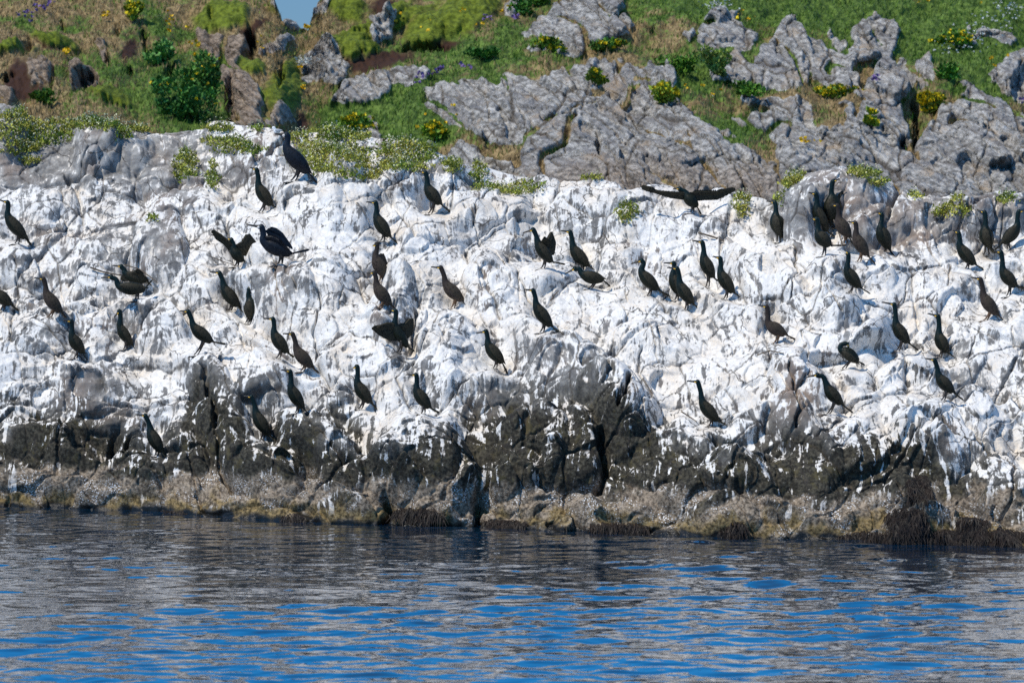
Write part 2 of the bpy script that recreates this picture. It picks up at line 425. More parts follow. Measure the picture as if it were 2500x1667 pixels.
def mat_plain(name, a, b, sc=30, rough=.7, spec=.4):
    n = NT(name)
    c = n.mix(n.step(.35, .65, n.noise(sc, 4)), a, b)
    return n.done(c, rough, n.bump(n.noise(sc*2, 3), .3, .003), spec)

M_ISLET, M_HILL, M_WATER = mat_islet(), mat_hill(), mat_water()
M_LEAF = mat_tint("leaf_foliage", .6, .3)
M_GRASS = mat_tint("grass_blades", .8, .15, 3)
M_FLOWER = mat_tint("flower_petals", .6, .2)
M_SHAG = mat_bird("black_green_plumage", (.0030, .0042, .0030), (.008, .010, .006), (.004, .013, .013))
M_SHAGW = mat_bird("black_wing_plumage", (.005, .005, .0035), (.024, .021, .013), (.01, .01, .01), .6)  # lighter feather tone also paints in the brown olive sheen
M_BROWN = mat_bird("brown_plumage", (.016, .012, .009), (.040, .029, .022), (.028, .021, .017), .6)
M_BROWNW = mat_bird("brown_wing_plumage", (.014, .011, .008), (.038, .029, .020), (.03, .02, .02), .6)
M_BLACK = mat_bird("blue_black_plumage", (.004, .005, .007), (.008, .010, .014), (.008, .013, .022))
M_BILL = mat_plain("grey_bill", (.018, .016, .014), (.05, .045, .036), 60, .45)
M_GAPE = mat_plain("yellow_gape_skin", (.75, .40, .02), (.8, .5, .05), 60, .5)
M_WFACE = mat_plain("white_face_feathers", (.55, .50, .46), (.7, .66, .6), 60, .8)
M_LEG = mat_plain("dark_leg_skin", (.020, .016, .013), (.045, .034, .026), 60, .5)
M_LEGB = mat_plain("brown_leg_skin", (.10, .052, .026), (.20, .11, .055), 60, .5)
M_EYE = mat_plain("green_eye", (.02, .09, .05), (.03, .12, .07), 60, .15, .6)
M_TWIG = mat_plain("dry_twig_bark", (.05, .038, .028), (.13, .10, .07), 20, .9)
M_WEED = mat_plain("kelp_fronds", (.006, .004, .003), (.020, .012, .008), 10, .6, .25)
M_GULLW = mat_plain("white_feathers", (.70, .71, .72), (.8, .8, .8), 40, .8)
M_GULLG = mat_plain("pale_grey_feathers", (.36, .38, .41), (.46, .48, .5), 40, .8)

# ------------------------------------------------------------------ the islet
CREST = [(-400,245),(0,262),(60,272),(180,284),(300,292),(430,294),(540,306),(640,303),(760,298),(880,325),(1000,348),(1080,376),(1200,392),
         (1300,412),(1480,424),(1600,434),(1700,452),(1780,458),(1815,412),(1870,394),(1930,388),(1990,396),(2050,425),(2090,455),(2200,466),(2300,468),(2352,470),(2800,480)]
WLINE = [(-400,1158),(0,1166),(300,1173),(480,1180),(560,1188),(720,1200),(900,1208),(1200,1213),(1500,1226),(1700,1238),(1900,1243),(2200,1249),(2352,1252),(2800,1268)]
# rounded humps: cx, cy, rx, ry, tilt, height (m), sharpness
HUMPS = [
 (1335,885,200,80,42,.55,2.4),(1255,800,75,55,10,.30,2),(505,950,190,56,64,.36,2.6),(480,850,60,50,40,.2,2),
 (722,1003,88,56,8,.55,3),(612,1078,82,68,5,.60,3),(968,1050,118,92,14,.60,3),(860,1090,60,55,0,.3,2),(770,1100,60,50,0,.3,3),
 (1225,1030,75,85,0,.38,3),(1320,1040,70,80,10,.42,3),(1440,930,62,72,10,.45,3),(1590,1085,140,90,10,.45,3),(1560,1000,80,50,0,.25,2),
 (1720,1080,90,60,10,.3,3),(1850,1080,80,60,0,.3,3),(2170,965,140,86,14,.50,2.6),(2130,1030,90,40,20,.3,3),(2080,1190,85,75,0,.35,2),(1830,905,95,90,0,.35,3),
 (1790,800,60,50,0,.3,2),(625,650,92,62,20,.45,3),(740,640,70,60,0,.3,2),(130,770,115,64,12,.40,2.4),(340,740,90,62,10,.32,2.4),(215,900,110,90,0,.35,2.4),
 (900,700,48,110,6,.45,2.6),(1010,800,60,60,0,.28,2.4),(1255,630,60,40,0,.28,3),(1920,640,62,100,0,.34,3),(1740,640,120,60,12,.30,2),
 (2020,810,140,70,10,.28,2),(365,565,60,75,0,.42,4),(80,470,90,50,0,.3,2.4),(430,470,90,50,0,.32,2.4),(700,470,80,80,0,.3,2.4),(800,460,70,60,0,.3,3),
 (590,530,60,50,0,.2,2),(1110,470,110,50,0,.3,2.4),(1350,470,90,50,0,.35,3),(1500,480,110,60,0,.35,3),(1620,470,90,50,0,.3,3),
 (222,345,52,62,0,.55,3),(290,345,60,45,0,.35,3),(20,300,50,60,0,.5,3),(250,420,60,45,0,.35,3),(350,400,50,45,0,.3,3),(800,388,36,30,0,.35,3),
 (560,330,90,28,0,.08,3),(620,400,60,50,0,.15,3),(900,410,60,40,0,.3,3),(1010,405,70,35,0,.3,3),(1930,440,120,55,0,.35,3),(2260,500,110,50,0,.4,3),
 (2080,500,80,35,0,.25,3),(1830,500,60,40,0,.3,3),(1980,520,70,40,0,.3,3),(100,1000,120,50,20,.35,3),(350,1000,90,45,10,.3,3),(420,1060,60,40,0,.3,3),
 (330,1060,60,50,0,.3,3),(80,1100,110,40,0,.3,3),(2290,1100,70,60,0,.3,3),(1010,960,60,40,0,.2,2),(2330,720,80,80,0,.25,2),(1090,880,90,60,10,.25,2),
 (1120,640,60,70,0,.25,2),(1500,760,120,60,10,.28,2),(1200,1130,80,40,0,.25,3),(1000,1160,70,40,0,.25,3),(1400,1180,110,35,0,.28,3),(1650,1190,90,40,0,.3,3),
 (250,1120,110,35,0,.2,3),(560,1160,90,30,0,.2,3),(800,1170,80,35,0,.25,3)]
GROOVES = [  # carved gaps: points, half width (px), depth (m)
 ([(1378,1112),(1390,1060),(1380,1015)],8,.4),([(1425,985),(1440,945),(1440,910)],5,.4),([(1105,1210),(1095,1165),(1092,1120)],6,.3),
 ([(884,1208),(888,1165),(892,1140)],8,.45),([(1068,478),(1105,540),(1160,612),(1215,690)],2.2,.14),([(1100,470),(1085,520)],2,.12),
 ([(640,560),(628,620),(650,700)],2,.12),([(735,690),(722,750),(728,800)],2.4,.2),([(905,560),(880,610)],2,.1),([(948,780),(955,735),(958,700)],5,.3),
 ([(1825,560),(1830,620),(1812,690)],2.2,.18),([(1812,885),(1840,965),(1835,990)],4,.3),([(1740,880),(1800,895),(1860,900)],2.2,.15),([(175,780),(130,755),(60,740)],2.5,.2),
 ([(640,855),(700,905),(760,945)],3,.2),([(470,880),(500,980),(500,1060),(540,1130)],6,.22),([(250,1030),(255,990),(270,975)],6,.25),([(0,1050),(60,1070),(110,1085)],6,.4),
 ([(1230,1110),(1300,1120),(1370,1115)],6,.4),([(155,395),(215,402)],6,.4),([(1500,1110),(1560,1100),(1620,1130),(1700,1140)],4,.3),([(1330,620),(1440,640)],2,.1),
 ([(300,640),(210,620),(160,650)],2.5,.12),([(1480,800),(1460,860),(1495,900)],2.5,.16),([(2050,760),(2130,800),(2200,790)],2,.1),([(340,980),(300,1000),(290,1050)],5,.3),
 ([(690,580),(655,640),(680,690)],2,.12),([(1900,620),(1885,680),(1930,720)],2.5,.15),([(1040,900),(1100,950),(1180,1000)],3,.2),([(2230,1010),(2300,1060),(2352,1090)],4,.3)]

def crestY(x): return lerp_curve(CREST, x)*K
def close_ends(P, attrs, width, back, drop, n=24):
    """Round both ends of a rock sheet down and back so that it closes away from the picture."""
    f = np.linspace(0, 1, n+1)[1:][None, :]
    def end(c, sg):
        e = P[:, c:c+1]
        x = e[..., 0]+sg*width*np.sin(f*math.pi/2); y = e[..., 1]+back*(1-np.cos(f*math.pi/2)); z = e[..., 2]*(1-f**1.7)+drop*f**1.7
        wob = 1+.25*perlin(x*.9, z*.9+y*.3, 501)
        return np.stack([x+sg*.35*width*.2*(wob-1)*4*f, y, z*(1+.15*(wob-1)*np.sin(f*math.pi))], -1)
    L, R = end(0, -1)[:, ::-1], end(P.shape[1]-1, 1)
    A = {k: np.concatenate([np.repeat(v[:, :1], n, 1), v, np.repeat(v[:, -1:], n, 1)], 1) for k, v in attrs.items()}
    return np.concatenate([L, P, R], 1), A
def build_islet():
    xs = np.arange(-420, 2920, 2.0)                       # photo columns
    q1 = np.concatenate([np.linspace(-.07, 0, 24, endpoint=False), np.linspace(0, 1.0, 640)])
    nb = 70
    nc = len(xs); x = xs[None, :]
    xd = x/K
    yw = lerp_curve(WLINE, xd)*K; yc = crestY(xd)
    kk = np.hanning(241); kk /= kk.sum()
    yw = np.convolve(np.pad(yw[0], 120, 'edge'), kk, 'valid')[None, :]
    yc = yc + 5*perlin(x/70., x*0, 7)
    Yw = CH*F/(yw-YH)
    q = q1[:, None]
    D = 9.5*(0.30*q + 0.70*np.sign(q)*np.abs(q)**1.55)
    y = yw - q*(yw-yc)
    X, Y, Z = world_at(x + 0*q, y, Yw + D)
    # the back of the islet, sinking away behind the crest
    b = np.linspace(0, 1, nb+1)[1:, None]
    Xc, Yc, Zc = X[-1:], Y[-1:], Z[-1:]
    Yb = Yc + 12*b; Zb = Zc*(1-b**1.6) - .6*b**2 + 0.25*b*(1-b)*4*.5*perlin(Xc*.5, b*4, 12)
    X = np.concatenate([X, Xc+0*b]); Y = np.concatenate([Y, Yb]); Z = np.concatenate([Z, Zb])
    ysc = np.concatenate([y + 0*x, yc - b*180])           # running 'row' coordinate, photo px
    xsc = x + 0*ysc
    s = xsc/165.0; t = -ysc/165.0                         # metres across and up
    tr = t; t = t*1.35
    wx = perlin(s*.5, t*.5, 21)*.22+.025*fbm(s*5, t*5, 22, 3); wy = perlin(s*.5, t*.5, 31)*.22+.025*fbm(s*5, t*5, 32, 3)
    sw, tw = s+wx, t+wy
    rot = math.radians(-18); cr, sr = math.cos(rot), math.sin(rot)
    su, tu = sw*cr-tw*sr, sw*sr+tw*cr
    h = .20*fbm(s*.45, t*.5, 41, 2)
    e0, v0, r0, f0 = cells(su*.55, tu*.75, 51, k=70)
    h += .40*v0 + .08*sstep(0, .06, e0)
    e1, v1, r1, f1 = cells(su*1.4+3, tu*1.6, 61, k=80)
    amp1 = .6+.6*sstep(-.3, .5, perlin(s*.6, t*.6, 66))
    h += amp1*(.17*v1 + .04*sstep(0, .05, e1))
    e2, v2, r2, f2 = cells(su*4.0+wy, tu*4.2, 71, k=60)
    amp2 = sstep(-.35, .5, perlin(s*.9, t*.9, 76))
    h += amp2*(.050*v2 + .012*sstep(0, .06, e2))
    e3, v3, r3, f3 = cells(su*11., tu*10., 81)
    h += .006*v3*(.3+amp2) + .012*fbm(s*5, t*5, 91, 4, .6) + .022*fbm(s*2.2, t*1.6, 95, 4, .6)
    # ledges: steep faces with flatter tops
    for fr, am, sd in ((1.15, .30, 97), (3.1, .055, 98)):
        ph = tr*fr + .8*fbm(s*.45*fr, tr*.3*fr, sd, 2) + .55*v1 + .3*v0; sw_ = ph-np.floor(ph)
        led = np.where(sw_ < .72, sw_/.72, (1-sw_)/.28)
        h += am*(led-.5)*sstep(-.45, .35, perlin(s*.5*fr, tr*.7*fr, sd+40))
    hum = np.zeros_like(h)
    xr = xsc/K + 14*fbm(s*1.3, t*1.3, 101, 2)+16*v1; yr = ysc/K + 14*fbm(s*1.3, t*1.3, 111, 2)+16*v1
    for cx, cy, rx, ry, dg, hh, sh in HUMPS:
        r = ell(xr, yr, cx, cy, rx*1.12, ry*1.12, dg)
        hum = np.maximum(hum, hh*(1-np.clip(r, 0, 1)**sh)) if False else hum + hh*(1-np.clip(r, 0, 1)**sh)*np.where(r < 1, 1, 0)
    h += .85*np.minimum(hum, .75+.25*np.tanh(hum))
    h -= .16
    crk = np.zeros_like(h)
    for pts, wd, dp in GROOVES:
        d = np.full(h.shape, 1e9)
        xg = xsc/K + 9*fbm(s*3, t*3, 121, 3); yg = ysc/K + 9*fbm(s*3, t*3, 131, 3)
        for p_, q_ in zip(pts[:-1], pts[1:]): d = np.minimum(d, segdist(xg, yg, p_, q_))
        g = np.exp(-(d/wd)**2)
        h -= dp*(.6 if wd < 4.5 else 1)*g; crk = np.maximum(crk, np.exp(-(d/(wd*.6))**2)*(.9 if wd < 4.5 else .0)*sstep(-.5, .1, perlin(s*3, t*3, 133)))
    jn = sstep(-.15, .25, fbm(s*.9, t*.9, 137, 2))
    crk = np.maximum(crk, .85*sstep(.034, .012, e1)*jn); crk = np.maximum(crk, .9*sstep(.014, .005, e0)*sstep(-.3, .1, perlin(s*1.5, t*1.5, 138)))
    crk = np.maximum(crk, .42*sstep(.05, .02, e2)*sstep(.1, .5, fbm(s*.8+7, t*.8, 139, 2)))
    # keep the waterline where the shore is, and the crest near its line
    row = np.arange(h.shape[0])[:, None]
    qv = np.concatenate([q1, np.ones(nb)])[:, None]
    h = h*(.72+.28*sstep(0.0, .10, qv))
    h = h*(1-.35*sstep(.9, 1.0, qv))
    nrm = Vector((0, -.74, .67)).normalized()
    # a little standing room at every perch
    for _ in range(2):
        p1 = np.stack([X, Y+h*nrm.y, Z+h*nrm.z], -1); ax_, ay_ = screen(p1)
        dh = np.zeros_like(h)
        for fx, fy in PERCH:
            d1 = ell(ax_, ay_, fx+2, fy-52, 38, 62); d2 = ell(ax_, ay_, fx, fy+20, 40, 30)
            m1 = (d1 < 2); dh[m1] -= .11*np.exp(-d1[m1]**2*1.2)
            m2 = (d2 < 2); dh[m2] += .055*np.exp(-d2[m2]**2*1.5)
        for fx, fy in TAILS:
            d1 = ell(ax_, ay_, fx, fy-2, 24, 20); m1 = (d1 < 2); dh[m1] -= .08*np.exp(-d1[m1]**2*1.2)
        h = h+np.clip(dh, -.2, .2)
    P = np.stack([X, Y+h*nrm.y, Z+h*nrm.z], -1)
    Z = P[..., 2]
    # ---- what covers the rock, placed by where it lies on the slope
    px, py = screen(P); px = px/K; py = py/K
    back = (row >= len(q1))
    py = np.where(back, np.minimum(py, lerp_curve(CREST, px)), py)
    nz = fbm(s*1.1, t*1.1, 141, 4); nz2 = fbm(s*3, t*2.2, 151, 4)
    LOW = [(-400,840),(0,935),(150,950),(300,975),(410,985),(450,860),(500,890),(560,950),(640,955),(760,965),(830,965),(900,985),(1000,985),(1100,950),(1170,925),(1260,950),(1330,935),
           (1400,905),(1500,960),(1600,985),(1700,1010),(1850,1010),(1960,1010),(2060,965),(2150,960),(2250,1040),(2352,1100),(2800,1100)]
    yb = lerp_curve(LOW, px)
    zb_ = sstep(-100, 100, py-yb + 60*perlin(s*.45, t*.3, 145) + 36*nz + 30*nz2 + 60*v1)      # 1 = dark zone
    gu = 1.02 - 1.02*zb_
    # grey lichen rock along the top, left and right
    TOPL = [(-400,470),(0,440),(200,430),(420,470),(520,440),(640,420),(800,400),(900,420),(1080,440),(1250,440),(1450,440),(1650,455),(1700,480),(1780,555),(1880,545),(1960,560),(2040,600),(2120,600),(2160,555),(2352,535),(2800,530)]
    top = sstep(35, -35, py-lerp_curve(TOPL, px)+22*nz)
    right = sstep(1720, 1790, px)
    gu -= top*(.30+.32*right+.22*sstep(520, 380, px))
    leftgrey = sstep(620, 300, px)*sstep(760, 560, py)
    gu -= .20*leftgrey + .08*sstep(560, 720, py)*sstep(500, 200, px)
    PATCH = [(370,560,45,60,.7),(620,640,80,45,.45),(700,600,60,60,.3),(225,880,90,60,.5),(1300,840,110,50,.38),(1240,800,50,40,.35),(1835,910,80,80,.55),(905,760,42,60,.45),(920,680,50,60,.4),
             (130,760,90,45,.45),(330,720,70,40,.45),(480,860,60,40,.4),(120,620,80,30,.2),(1160,590,60,40,.3),(1380,600,60,25,.25),(1930,640,40,50,.4),(1890,730,80,35,.35),(2230,770,60,30,.3),
             (1770,790,50,40,.35),(650,880,70,50,.35),(780,930,60,40,.3),(960,840,60,50,.3),(1380,790,60,40,.3),(1600,760,80,50,.25),(1500,640,60,30,.2),(1150,900,70,50,.35),(2330,860,50,60,.3),
             (250,540,70,50,.3),(110,560,60,40,.25),(2180,890,90,40,.45),(1480,470,60,30,.4),(1650,510,60,35,.5),(1350,500,60,30,.3),(1560,900,60,30,.15),(1030,720,40,40,.3),(60,360,60,40,.3),
             (220,340,45,50,.4),(520,620,40,30,.2),(60,700,60,40,.15),(700,480,60,30,.3),(470,520,90,30,.2)]
    warm = sstep(.15, .7, fbm(s*.9, t*.9, 161, 3))*.5*top
    for cx, cy, rx, ry, a_ in PATCH:
        gu -= a_*np.exp(-ell(px+25*nz, py+25*nz2, cx, cy, rx, ry)**2*1.2)
    for cx, cy, rx, ry, a_ in [(1835,900,70,80,.8),(180,900,50,50,.5),(2040,480,120,40,.6),(1900,560,60,30,.5),(2260,470,80,30,.4),(860,690,25,60,.6),(640,700,14,50,.8),(1500,900,60,30,.3),(2180,1000,30,40,.5),(1740,1000,40,20,.6)]:
        warm = np.maximum(warm, a_*np.exp(-ell(px, py, cx, cy, rx, ry)**2))
    # tops catch the droppings, steep faces keep bare rock
    dz = np.gradient(Z, axis=0); dy = np.gradient(P[..., 1], axis=0)
    up = np.clip(dy/np.hypot(dy, dz+1e-6), -1, 1)                # 1 flat, 0 vertical
    gu += .30*(sstep(.25, .95, up)-.62) - .10*sstep(.12, 0, e1)
    gu -= .19
    dark = np.clip(zb_*1.15, 0, 1)
    for fx, fy in PERCH:
        dark *= 1-.6*np.exp(-ell(px, py, fx/K-8, fy/K-48, 34, 64)**2*1.3)
        gu += .55*np.exp(-ell(px, py, fx/K-8, fy/K-45, 32, 64)**2*1.3)*(zb_ > .2)
    dark = np.clip(dark + .5*sstep(.0, .8, -nz2)*(py > 820), 0, 1)
    gu += .16*sstep(.2, 1, up)*zb_*sstep(1105, 1060, py)
    zz = Z + .13*nz2 + .10*nz
    barn = sstep(.62, .46, zz)*(1-.85*sstep(.1, .6, perlin(s*1.6, t*2.4, 171)))*sstep(0.0, .05, zz+.2)
    ochre = sstep(.30, .14, Z + .16*nz2 + .06*nz)*.85*sstep(-.45, .15, perlin(s*1.8, t*2, 181)+.4*perlin(s*6, t*6, 182))
    weed = np.maximum(np.exp(-ell(px, py, 2085, 1180, 60, 65)**2*1.3), np.exp(-ell(px, py, 2240, 1180, 45, 30)**2))*sstep(-.2, .5, nz2+.2)
    wet = np.clip(sstep(.10, .02, Z+.07*nz2) + .75*weed, 0, 1)
    gu = np.where(Z < .75, gu*sstep(.45, .75, zz), gu)
    at = dict(guano=gu, dark=dark, warm=warm, barn=barn, ochre=ochre, wet=wet, crack=crk*.85)
    full = {k: np.broadcast_to(v, h.shape) for k, v in at.items()}
    PE, AE = close_ends(P, full, 6.0, 7.0, -.6)
    o = mesh_np("islet_rock", PE.reshape(-1, 3), grid_faces(*PE.shape[:2]), M_ISLET, attrs=AE)
    tag(o, "pale guano covered rock slope of the islet rising from dark tide zone", None, None, "structure")
    return P
ISL = build_islet()

# nearest surface seen at a photo pixel (used to stand things on the rock)
def zbuffer(P, B=3.0):
    px, py = screen(P); ix = np.floor(px/B).astype(int)+200; iy = np.floor(py/B).astype(int)+200
    W, H = int(2500/B)+400, int(1667/B)+400
    m = (ix >= 0) & (ix < W) & (iy >= 0) & (iy < H)
    z = np.full((H, W), 1e9)
    np.minimum.at(z, (iy[m], ix[m]), P[..., 1][m])
    return z
ZI = zbuffer(ISL)
def depth_at(px, py, Zb=None, B=3.0):
    Zb = ZI if Zb is None else Zb
    ix = int(math.floor(px/B))+200; iy = int(math.floor(py/B))+200
    for r in range(0, 12):
        w = Zb[iy-r:iy+r+1, ix-r:ix+r+1]
        if w.size and w.min() < 1e8:
            return float(np.median(w[w < 1e8]))
    for k_ in range(200):          # above the crest: go down the column
        w = Zb[iy+k_, ix]
        if w < 1e8: return float(w)
    return 70.0

# ------------------------------------------------------------------ the hillside behind
HCREST = [(-400,-170),(560,-170),(610,-60),(622,-25),(632,12),(642,50),(672,62),(690,76),(708,80),(720,55),(732,15),(745,-40),(800,-120),(900,-170),(2800,-170)]
ROCKS = [
 [(1400,195),(1500,195),(1560,240),(1480,270),(1390,240)],[(1240,330),(1290,270),(1400,230),(1340,225),(1280,250)],[(1600,130),(1650,140),(1700,120),(1730,170),(1720,200),(1640,190)],[(1860,110),(1935,120),(1960,190),(1990,240),(1900,230),(1870,190)],
 [(970,205),(1010,190),(1100,185),(1150,205),(1250,185),(1330,150),(1400,140),(1420,165),(1400,200),(1330,230),(1280,250),(1240,290),(1200,330),(1120,335),(1000,275),(965,235)],
 [(1290,275),(1400,235),(1460,262),(1500,265),(1560,240),(1680,340),(1760,370),(1800,450),(1790,520),(1200,520),(1180,400),(1200,335)],
 [(1190,90),(1240,50),(1290,0),(1330,-60),(1450,-60),(1430,35),(1350,80),(1250,90)],[(1280,95),(1350,60),(1440,50),(1462,68),(1430,100),(1340,130),(1290,130)],
 [(1720,170),(1740,130),(1765,100),(1790,60),(1850,75),(1912,112),(1900,150),(1870,150),(1860,200),(1820,225),(1740,195)],
 [(1600,80),(1630,45),(1690,40),(1695,100),(1650,140),(1608,125)],[(1935,170),(1945,110),(1965,60),(2010,30),(2060,50),(2075,75),(2040,140),(1990,150)],
 [(1720,262),(1800,240),(1860,250),(1880,290),(1960,300),(1990,245),(2060,235),(2080,300),(2100,330),(2150,260),(2230,205),(2290,240),(2352,300),(2700,330),(2700,520),(1780,520),(1800,430),(1790,350)],
 [(1985,235),(2010,170),(2075,130),(2105,190),(2085,240),(2040,255)],[(2265,190),(2310,150),(2400,120),(2700,150),(2700,260),(2330,245)],
 [(2100,160),(2130,130),(2150,200),(2110,210)],[(760,245),(790,200),(850,165),(930,150),(1000,175),(960,205),(880,225),(830,255)],[(690,195),(700,150),(745,108),(810,160),(780,205)],
 [(440,60),(500,70),(545,90),(560,65),(575,90),(545,150),(600,210),(610,300),(540,300),(515,200),(478,125)],
 [(70,165),(85,148),(130,150),(118,200),(75,208)],[(158,152),(195,148),(222,178),(225,212),(172,212)],[(0,212),(42,205),(45,225),(30,245),(5,235)],
 [(580,120),(635,88),(680,92),(650,118),(600,130)],[(830,285),(850,275),(885,300),(870,325),(820,320)],[(1020,355),(1090,340),(1190,400),(1100,470),(1000,420)],
 [(1500,180),(1530,160),(1560,180),(1550,200),(1510,198)],[(1400,190),(1430,155),(1465,170),(1450,200),(1410,215)],[(630,-40),(646,0),(642,40),(625,20)],
 [(715,45),(722,15),(760,25),(745,60),(720,66)],[(655,48),(680,38),(712,60),(690,80),(660,70)],[(850,60),(910,45),(900,90),(860,100)],[(225,100),(240,98),(252,130),(240,150),(228,130)],
 [(1600,330),(1700,360),(1760,420),(1500,420)],[(1160,0),(1200,-20),(1190,40),(1165,30)],[(640,255),(670,280),(640,300),(610,290)],[(1130,210),(1200,175),(1260,200),(1200,240)]]
GREENS = [(420,210,90,110,.7),(1100,130,160,60,.5),(900,260,140,60,.6),(1700,20,260,40,.9),(2150,60,260,60,1.0),(2280,100,140,100,1.0),(1720,290,80,50,.7),(250,200,90,50,.4),(40,60,90,40,.2),
          (1680,150,60,50,.5),(1600,180,60,40,.5),(950,220,60,40,.5),(1000,300,60,40,.6),(2250,180,60,60,.7),(1290,210,60,20,.3),(1320,370,60,20,.6),(800,280,80,40,.6),(350,40,40,60,.5),(1870,150,60,25,.7),(60,40,200,60,-.1)]
MOSS = [(120,95,60,18,8),(255,225,60,16,5),(30,125,50,14,0),(580,150,36,22,20),(510,32,78,32,0),(650,215,42,80,20),(850,80,190,20,-25),(1000,60,85,42,-25),(790,20,65,28,0),(1075,20,90,55,-30),(880,50,90,16,-30),(650,20,30,30,0),(830,120,60,14,-10)]
PEAT_SHADE = [(110,112,40,5,8),(300,120,12,26,10),(600,60,40,8,-10),(850,140,120,18,-10),(990,105,70,12,-8),(560,90,14,50,10),(60,190,50,40,0),(690,290,20,30,0),(880,20,30,20,0)]  # bare peat, plus dark brown painted in for shadowed gullies and turf overhangs
CAVES = [(60,120,10,20,.5),(330,95,7,22,.6),(150,60,6,14,.4),(20,180,18,8,.5),(640,180,8,30,.5),(300,160,10,12,.5),(480,30,8,14,.3),(198,192,24,22,.9),(122,175,8,26,.5),(575,88,9,32,.9),(272,75,8,16,.6),(395,170,10,30,.7),(2105,290,9,52,1.1),(2075,330,14,20,.6),(530,240,8,50,.6),(250,135,6,18,.4),(490,235,10,30,.5),(975,108,52,7,.6),
         (1600,1290,5,5,.1),(1370,345,5,40,.5),(1780,120,4,20,.2),(1500,75,9,9,.3)]
def build_hill():
    xs = np.arange(-420, 2920, 3.0)
    q1 = np.linspace(0, 1, 330); nb = 30
    x = xs[None, :]; xd = x/K
    y0 = 560.0 + 0*x; yc = lerp_curve(HCREST, xd)*K
    q = q1[:, None]; y = y0-q*(y0-yc)
    yy = y/K
    Yv = 86 + 27*((520-yy)/520)
    Yv = Yv + 5*sstep(640, 800, xd) + 2.2*np.sin(xd/330.) + 3*np.exp(-((xd-690)/60.)**2)
    X, Y, Z = world_at(x+0*q, y, Yv)
    b = np.linspace(0, 1, nb+1)[1:, None]
    X = np.concatenate([X, X[-1:]+0*b]); Yb = Y[-1:]+45*b; Zb = Z[-1:]*(1-b**1.5)-1*b
    Y = np.concatenate([Y, Yb]); Z = np.concatenate([Z, Zb])
    ysc = np.concatenate([y+0*x, yc-b*400]); xsc = x+0*ysc
    s = xsc/112.; t = -ysc/112.
    wx, wy = perlin(s*.5, t*.5, 201)*.3+.04*fbm(s*4, t*4, 202, 3), perlin(s*.5, t*.5, 211)*.3+.04*fbm(s*4, t*4, 212, 3)
    px = xsc/K+12*fbm(s*1.2, t*1.2, 221, 5, .65); py = ysc/K+12*fbm(s*1.2, t*1.2, 231, 5, .65)
    rk = np.zeros(s.shape, np.float32)
    for pl in ROCKS: rk = np.maximum(rk, inpoly(pl, px, py))
    # scattered small outcrops
    rk = np.maximum(rk, (fbm(s*1.3+t*.6, t*1.6, 241, 4) > .44)*(py > 60)*(xsc/K > 1150)*1.0)
    # grassy seams across the rock
    seam = np.abs(perlin(s*.55+t*.75+wx, (t*.9-s*.7)*.35, 251))
    rk = rk*(1-(seam < .035)*(fbm(s, t, 255, 2) > -.1))
    for _ in range(2):                                     # soften edge a little
        rk = (rk+np.roll(rk, 1, 0)+np.roll(rk, -1, 0)+np.roll(rk, 1, 1)+np.roll(rk, -1, 1))/5
    rot = math.radians(35); su = (s+wx)*math.cos(rot)-(t+wy)*math.sin(rot); tu = (s+wx)*math.sin(rot)+(t+wy)*math.cos(rot)
    e0, v0, _, _ = cells(su*.45, tu*1.0, 261, k=90); e1, v1, _, _ = cells(su*1.1, tu*2.6, 271, k=90); e2, v2, _, _ = cells(su*3.2, tu*6, 281, k=60)
    rockh = .95*v0+.12*sstep(0, .06, e0)+.50*v1+.14*sstep(0, .08, e1)+.10*v2+.03*sstep(0, .1, e2)+.05*fbm(s*3, t*3, 291, 5, .7)
    grassh = .35*fbm(s*.9, t*1.3, 301, 4)+.10*np.abs(fbm(s*4, t*5, 311, 3))+.05*fbm(s*9, t*9, 315, 2)
    h = .5*fbm(s*.3, t*.35, 321, 3) + rk*(.08+rockh)+(1-rk)*grassh
    moss = np.zeros_like(h)
    for cx, cy, rx, ry, dg in MOSS:
        r = ell(px, py, cx, cy, rx, ry, dg); moss = np.maximum(moss, sstep(1.1, .75, r)); h += .4*(1-np.clip(r, 0, 1)**3)*(r < 1)
    peat_shade = np.zeros_like(h)
    for cx, cy, rx, ry, dg in PEAT_SHADE: peat_shade = np.maximum(peat_shade, sstep(1.2, .7, ell(px, py, cx, cy, rx, ry, dg)))
    for cx, cy, rx, ry, dp in CAVES: h -= 1.3*dp*np.exp(-ell(px, py, cx, cy, rx, ry)**4)
    gr = .40*np.ones_like(h) + .12*fbm(s*.5, t*.5, 331, 3)
    gr -= .02*(xsc/K < 420)*1.0; gr -= .04
    for cx, cy, rx, ry, a in GREENS: gr += a*np.exp(-ell(px, py, cx, cy, rx, ry)**2)
    gr -= .3*sstep(330, 400, py)
    P = np.stack([X, Y-.95*h, Z+.34*h], -1)
    hc = np.maximum(.9*sstep(.05, .015, e1)*sstep(-.3, .2, fbm(s*.7, t*.7, 341, 2)), sstep(.03, .01, e0))
    hc = np.maximum(hc, .6*sstep(.06, .02, e2)*sstep(.0, .4, fbm(s, t, 343, 2)))*rk
    hw = np.maximum(sstep(690, 560, px)*.9, .55*sstep(360, 430, py)*sstep(1150, 1250, px)*sstep(1850, 1750, px))
    full = {k: np.broadcast_to(v, h.shape) for k, v in dict(crack=hc, warm=hw, rock=rk, green=gr, moss=moss*(1-rk), peat_shade=peat_shade*(1-moss)*(1-rk)).items()}
    PE, AE = close_ends(P, full, 22.0, 18.0, -1.0)
    o = mesh_np("hill", PE.reshape(-1, 3), grid_faces(*PE.shape[:2]), M_HILL, attrs=AE)
    tag(o, "rocky grassy hillside rising behind the islet", None, None, "structure")
    return P, rk, gr, moss, peat_shade
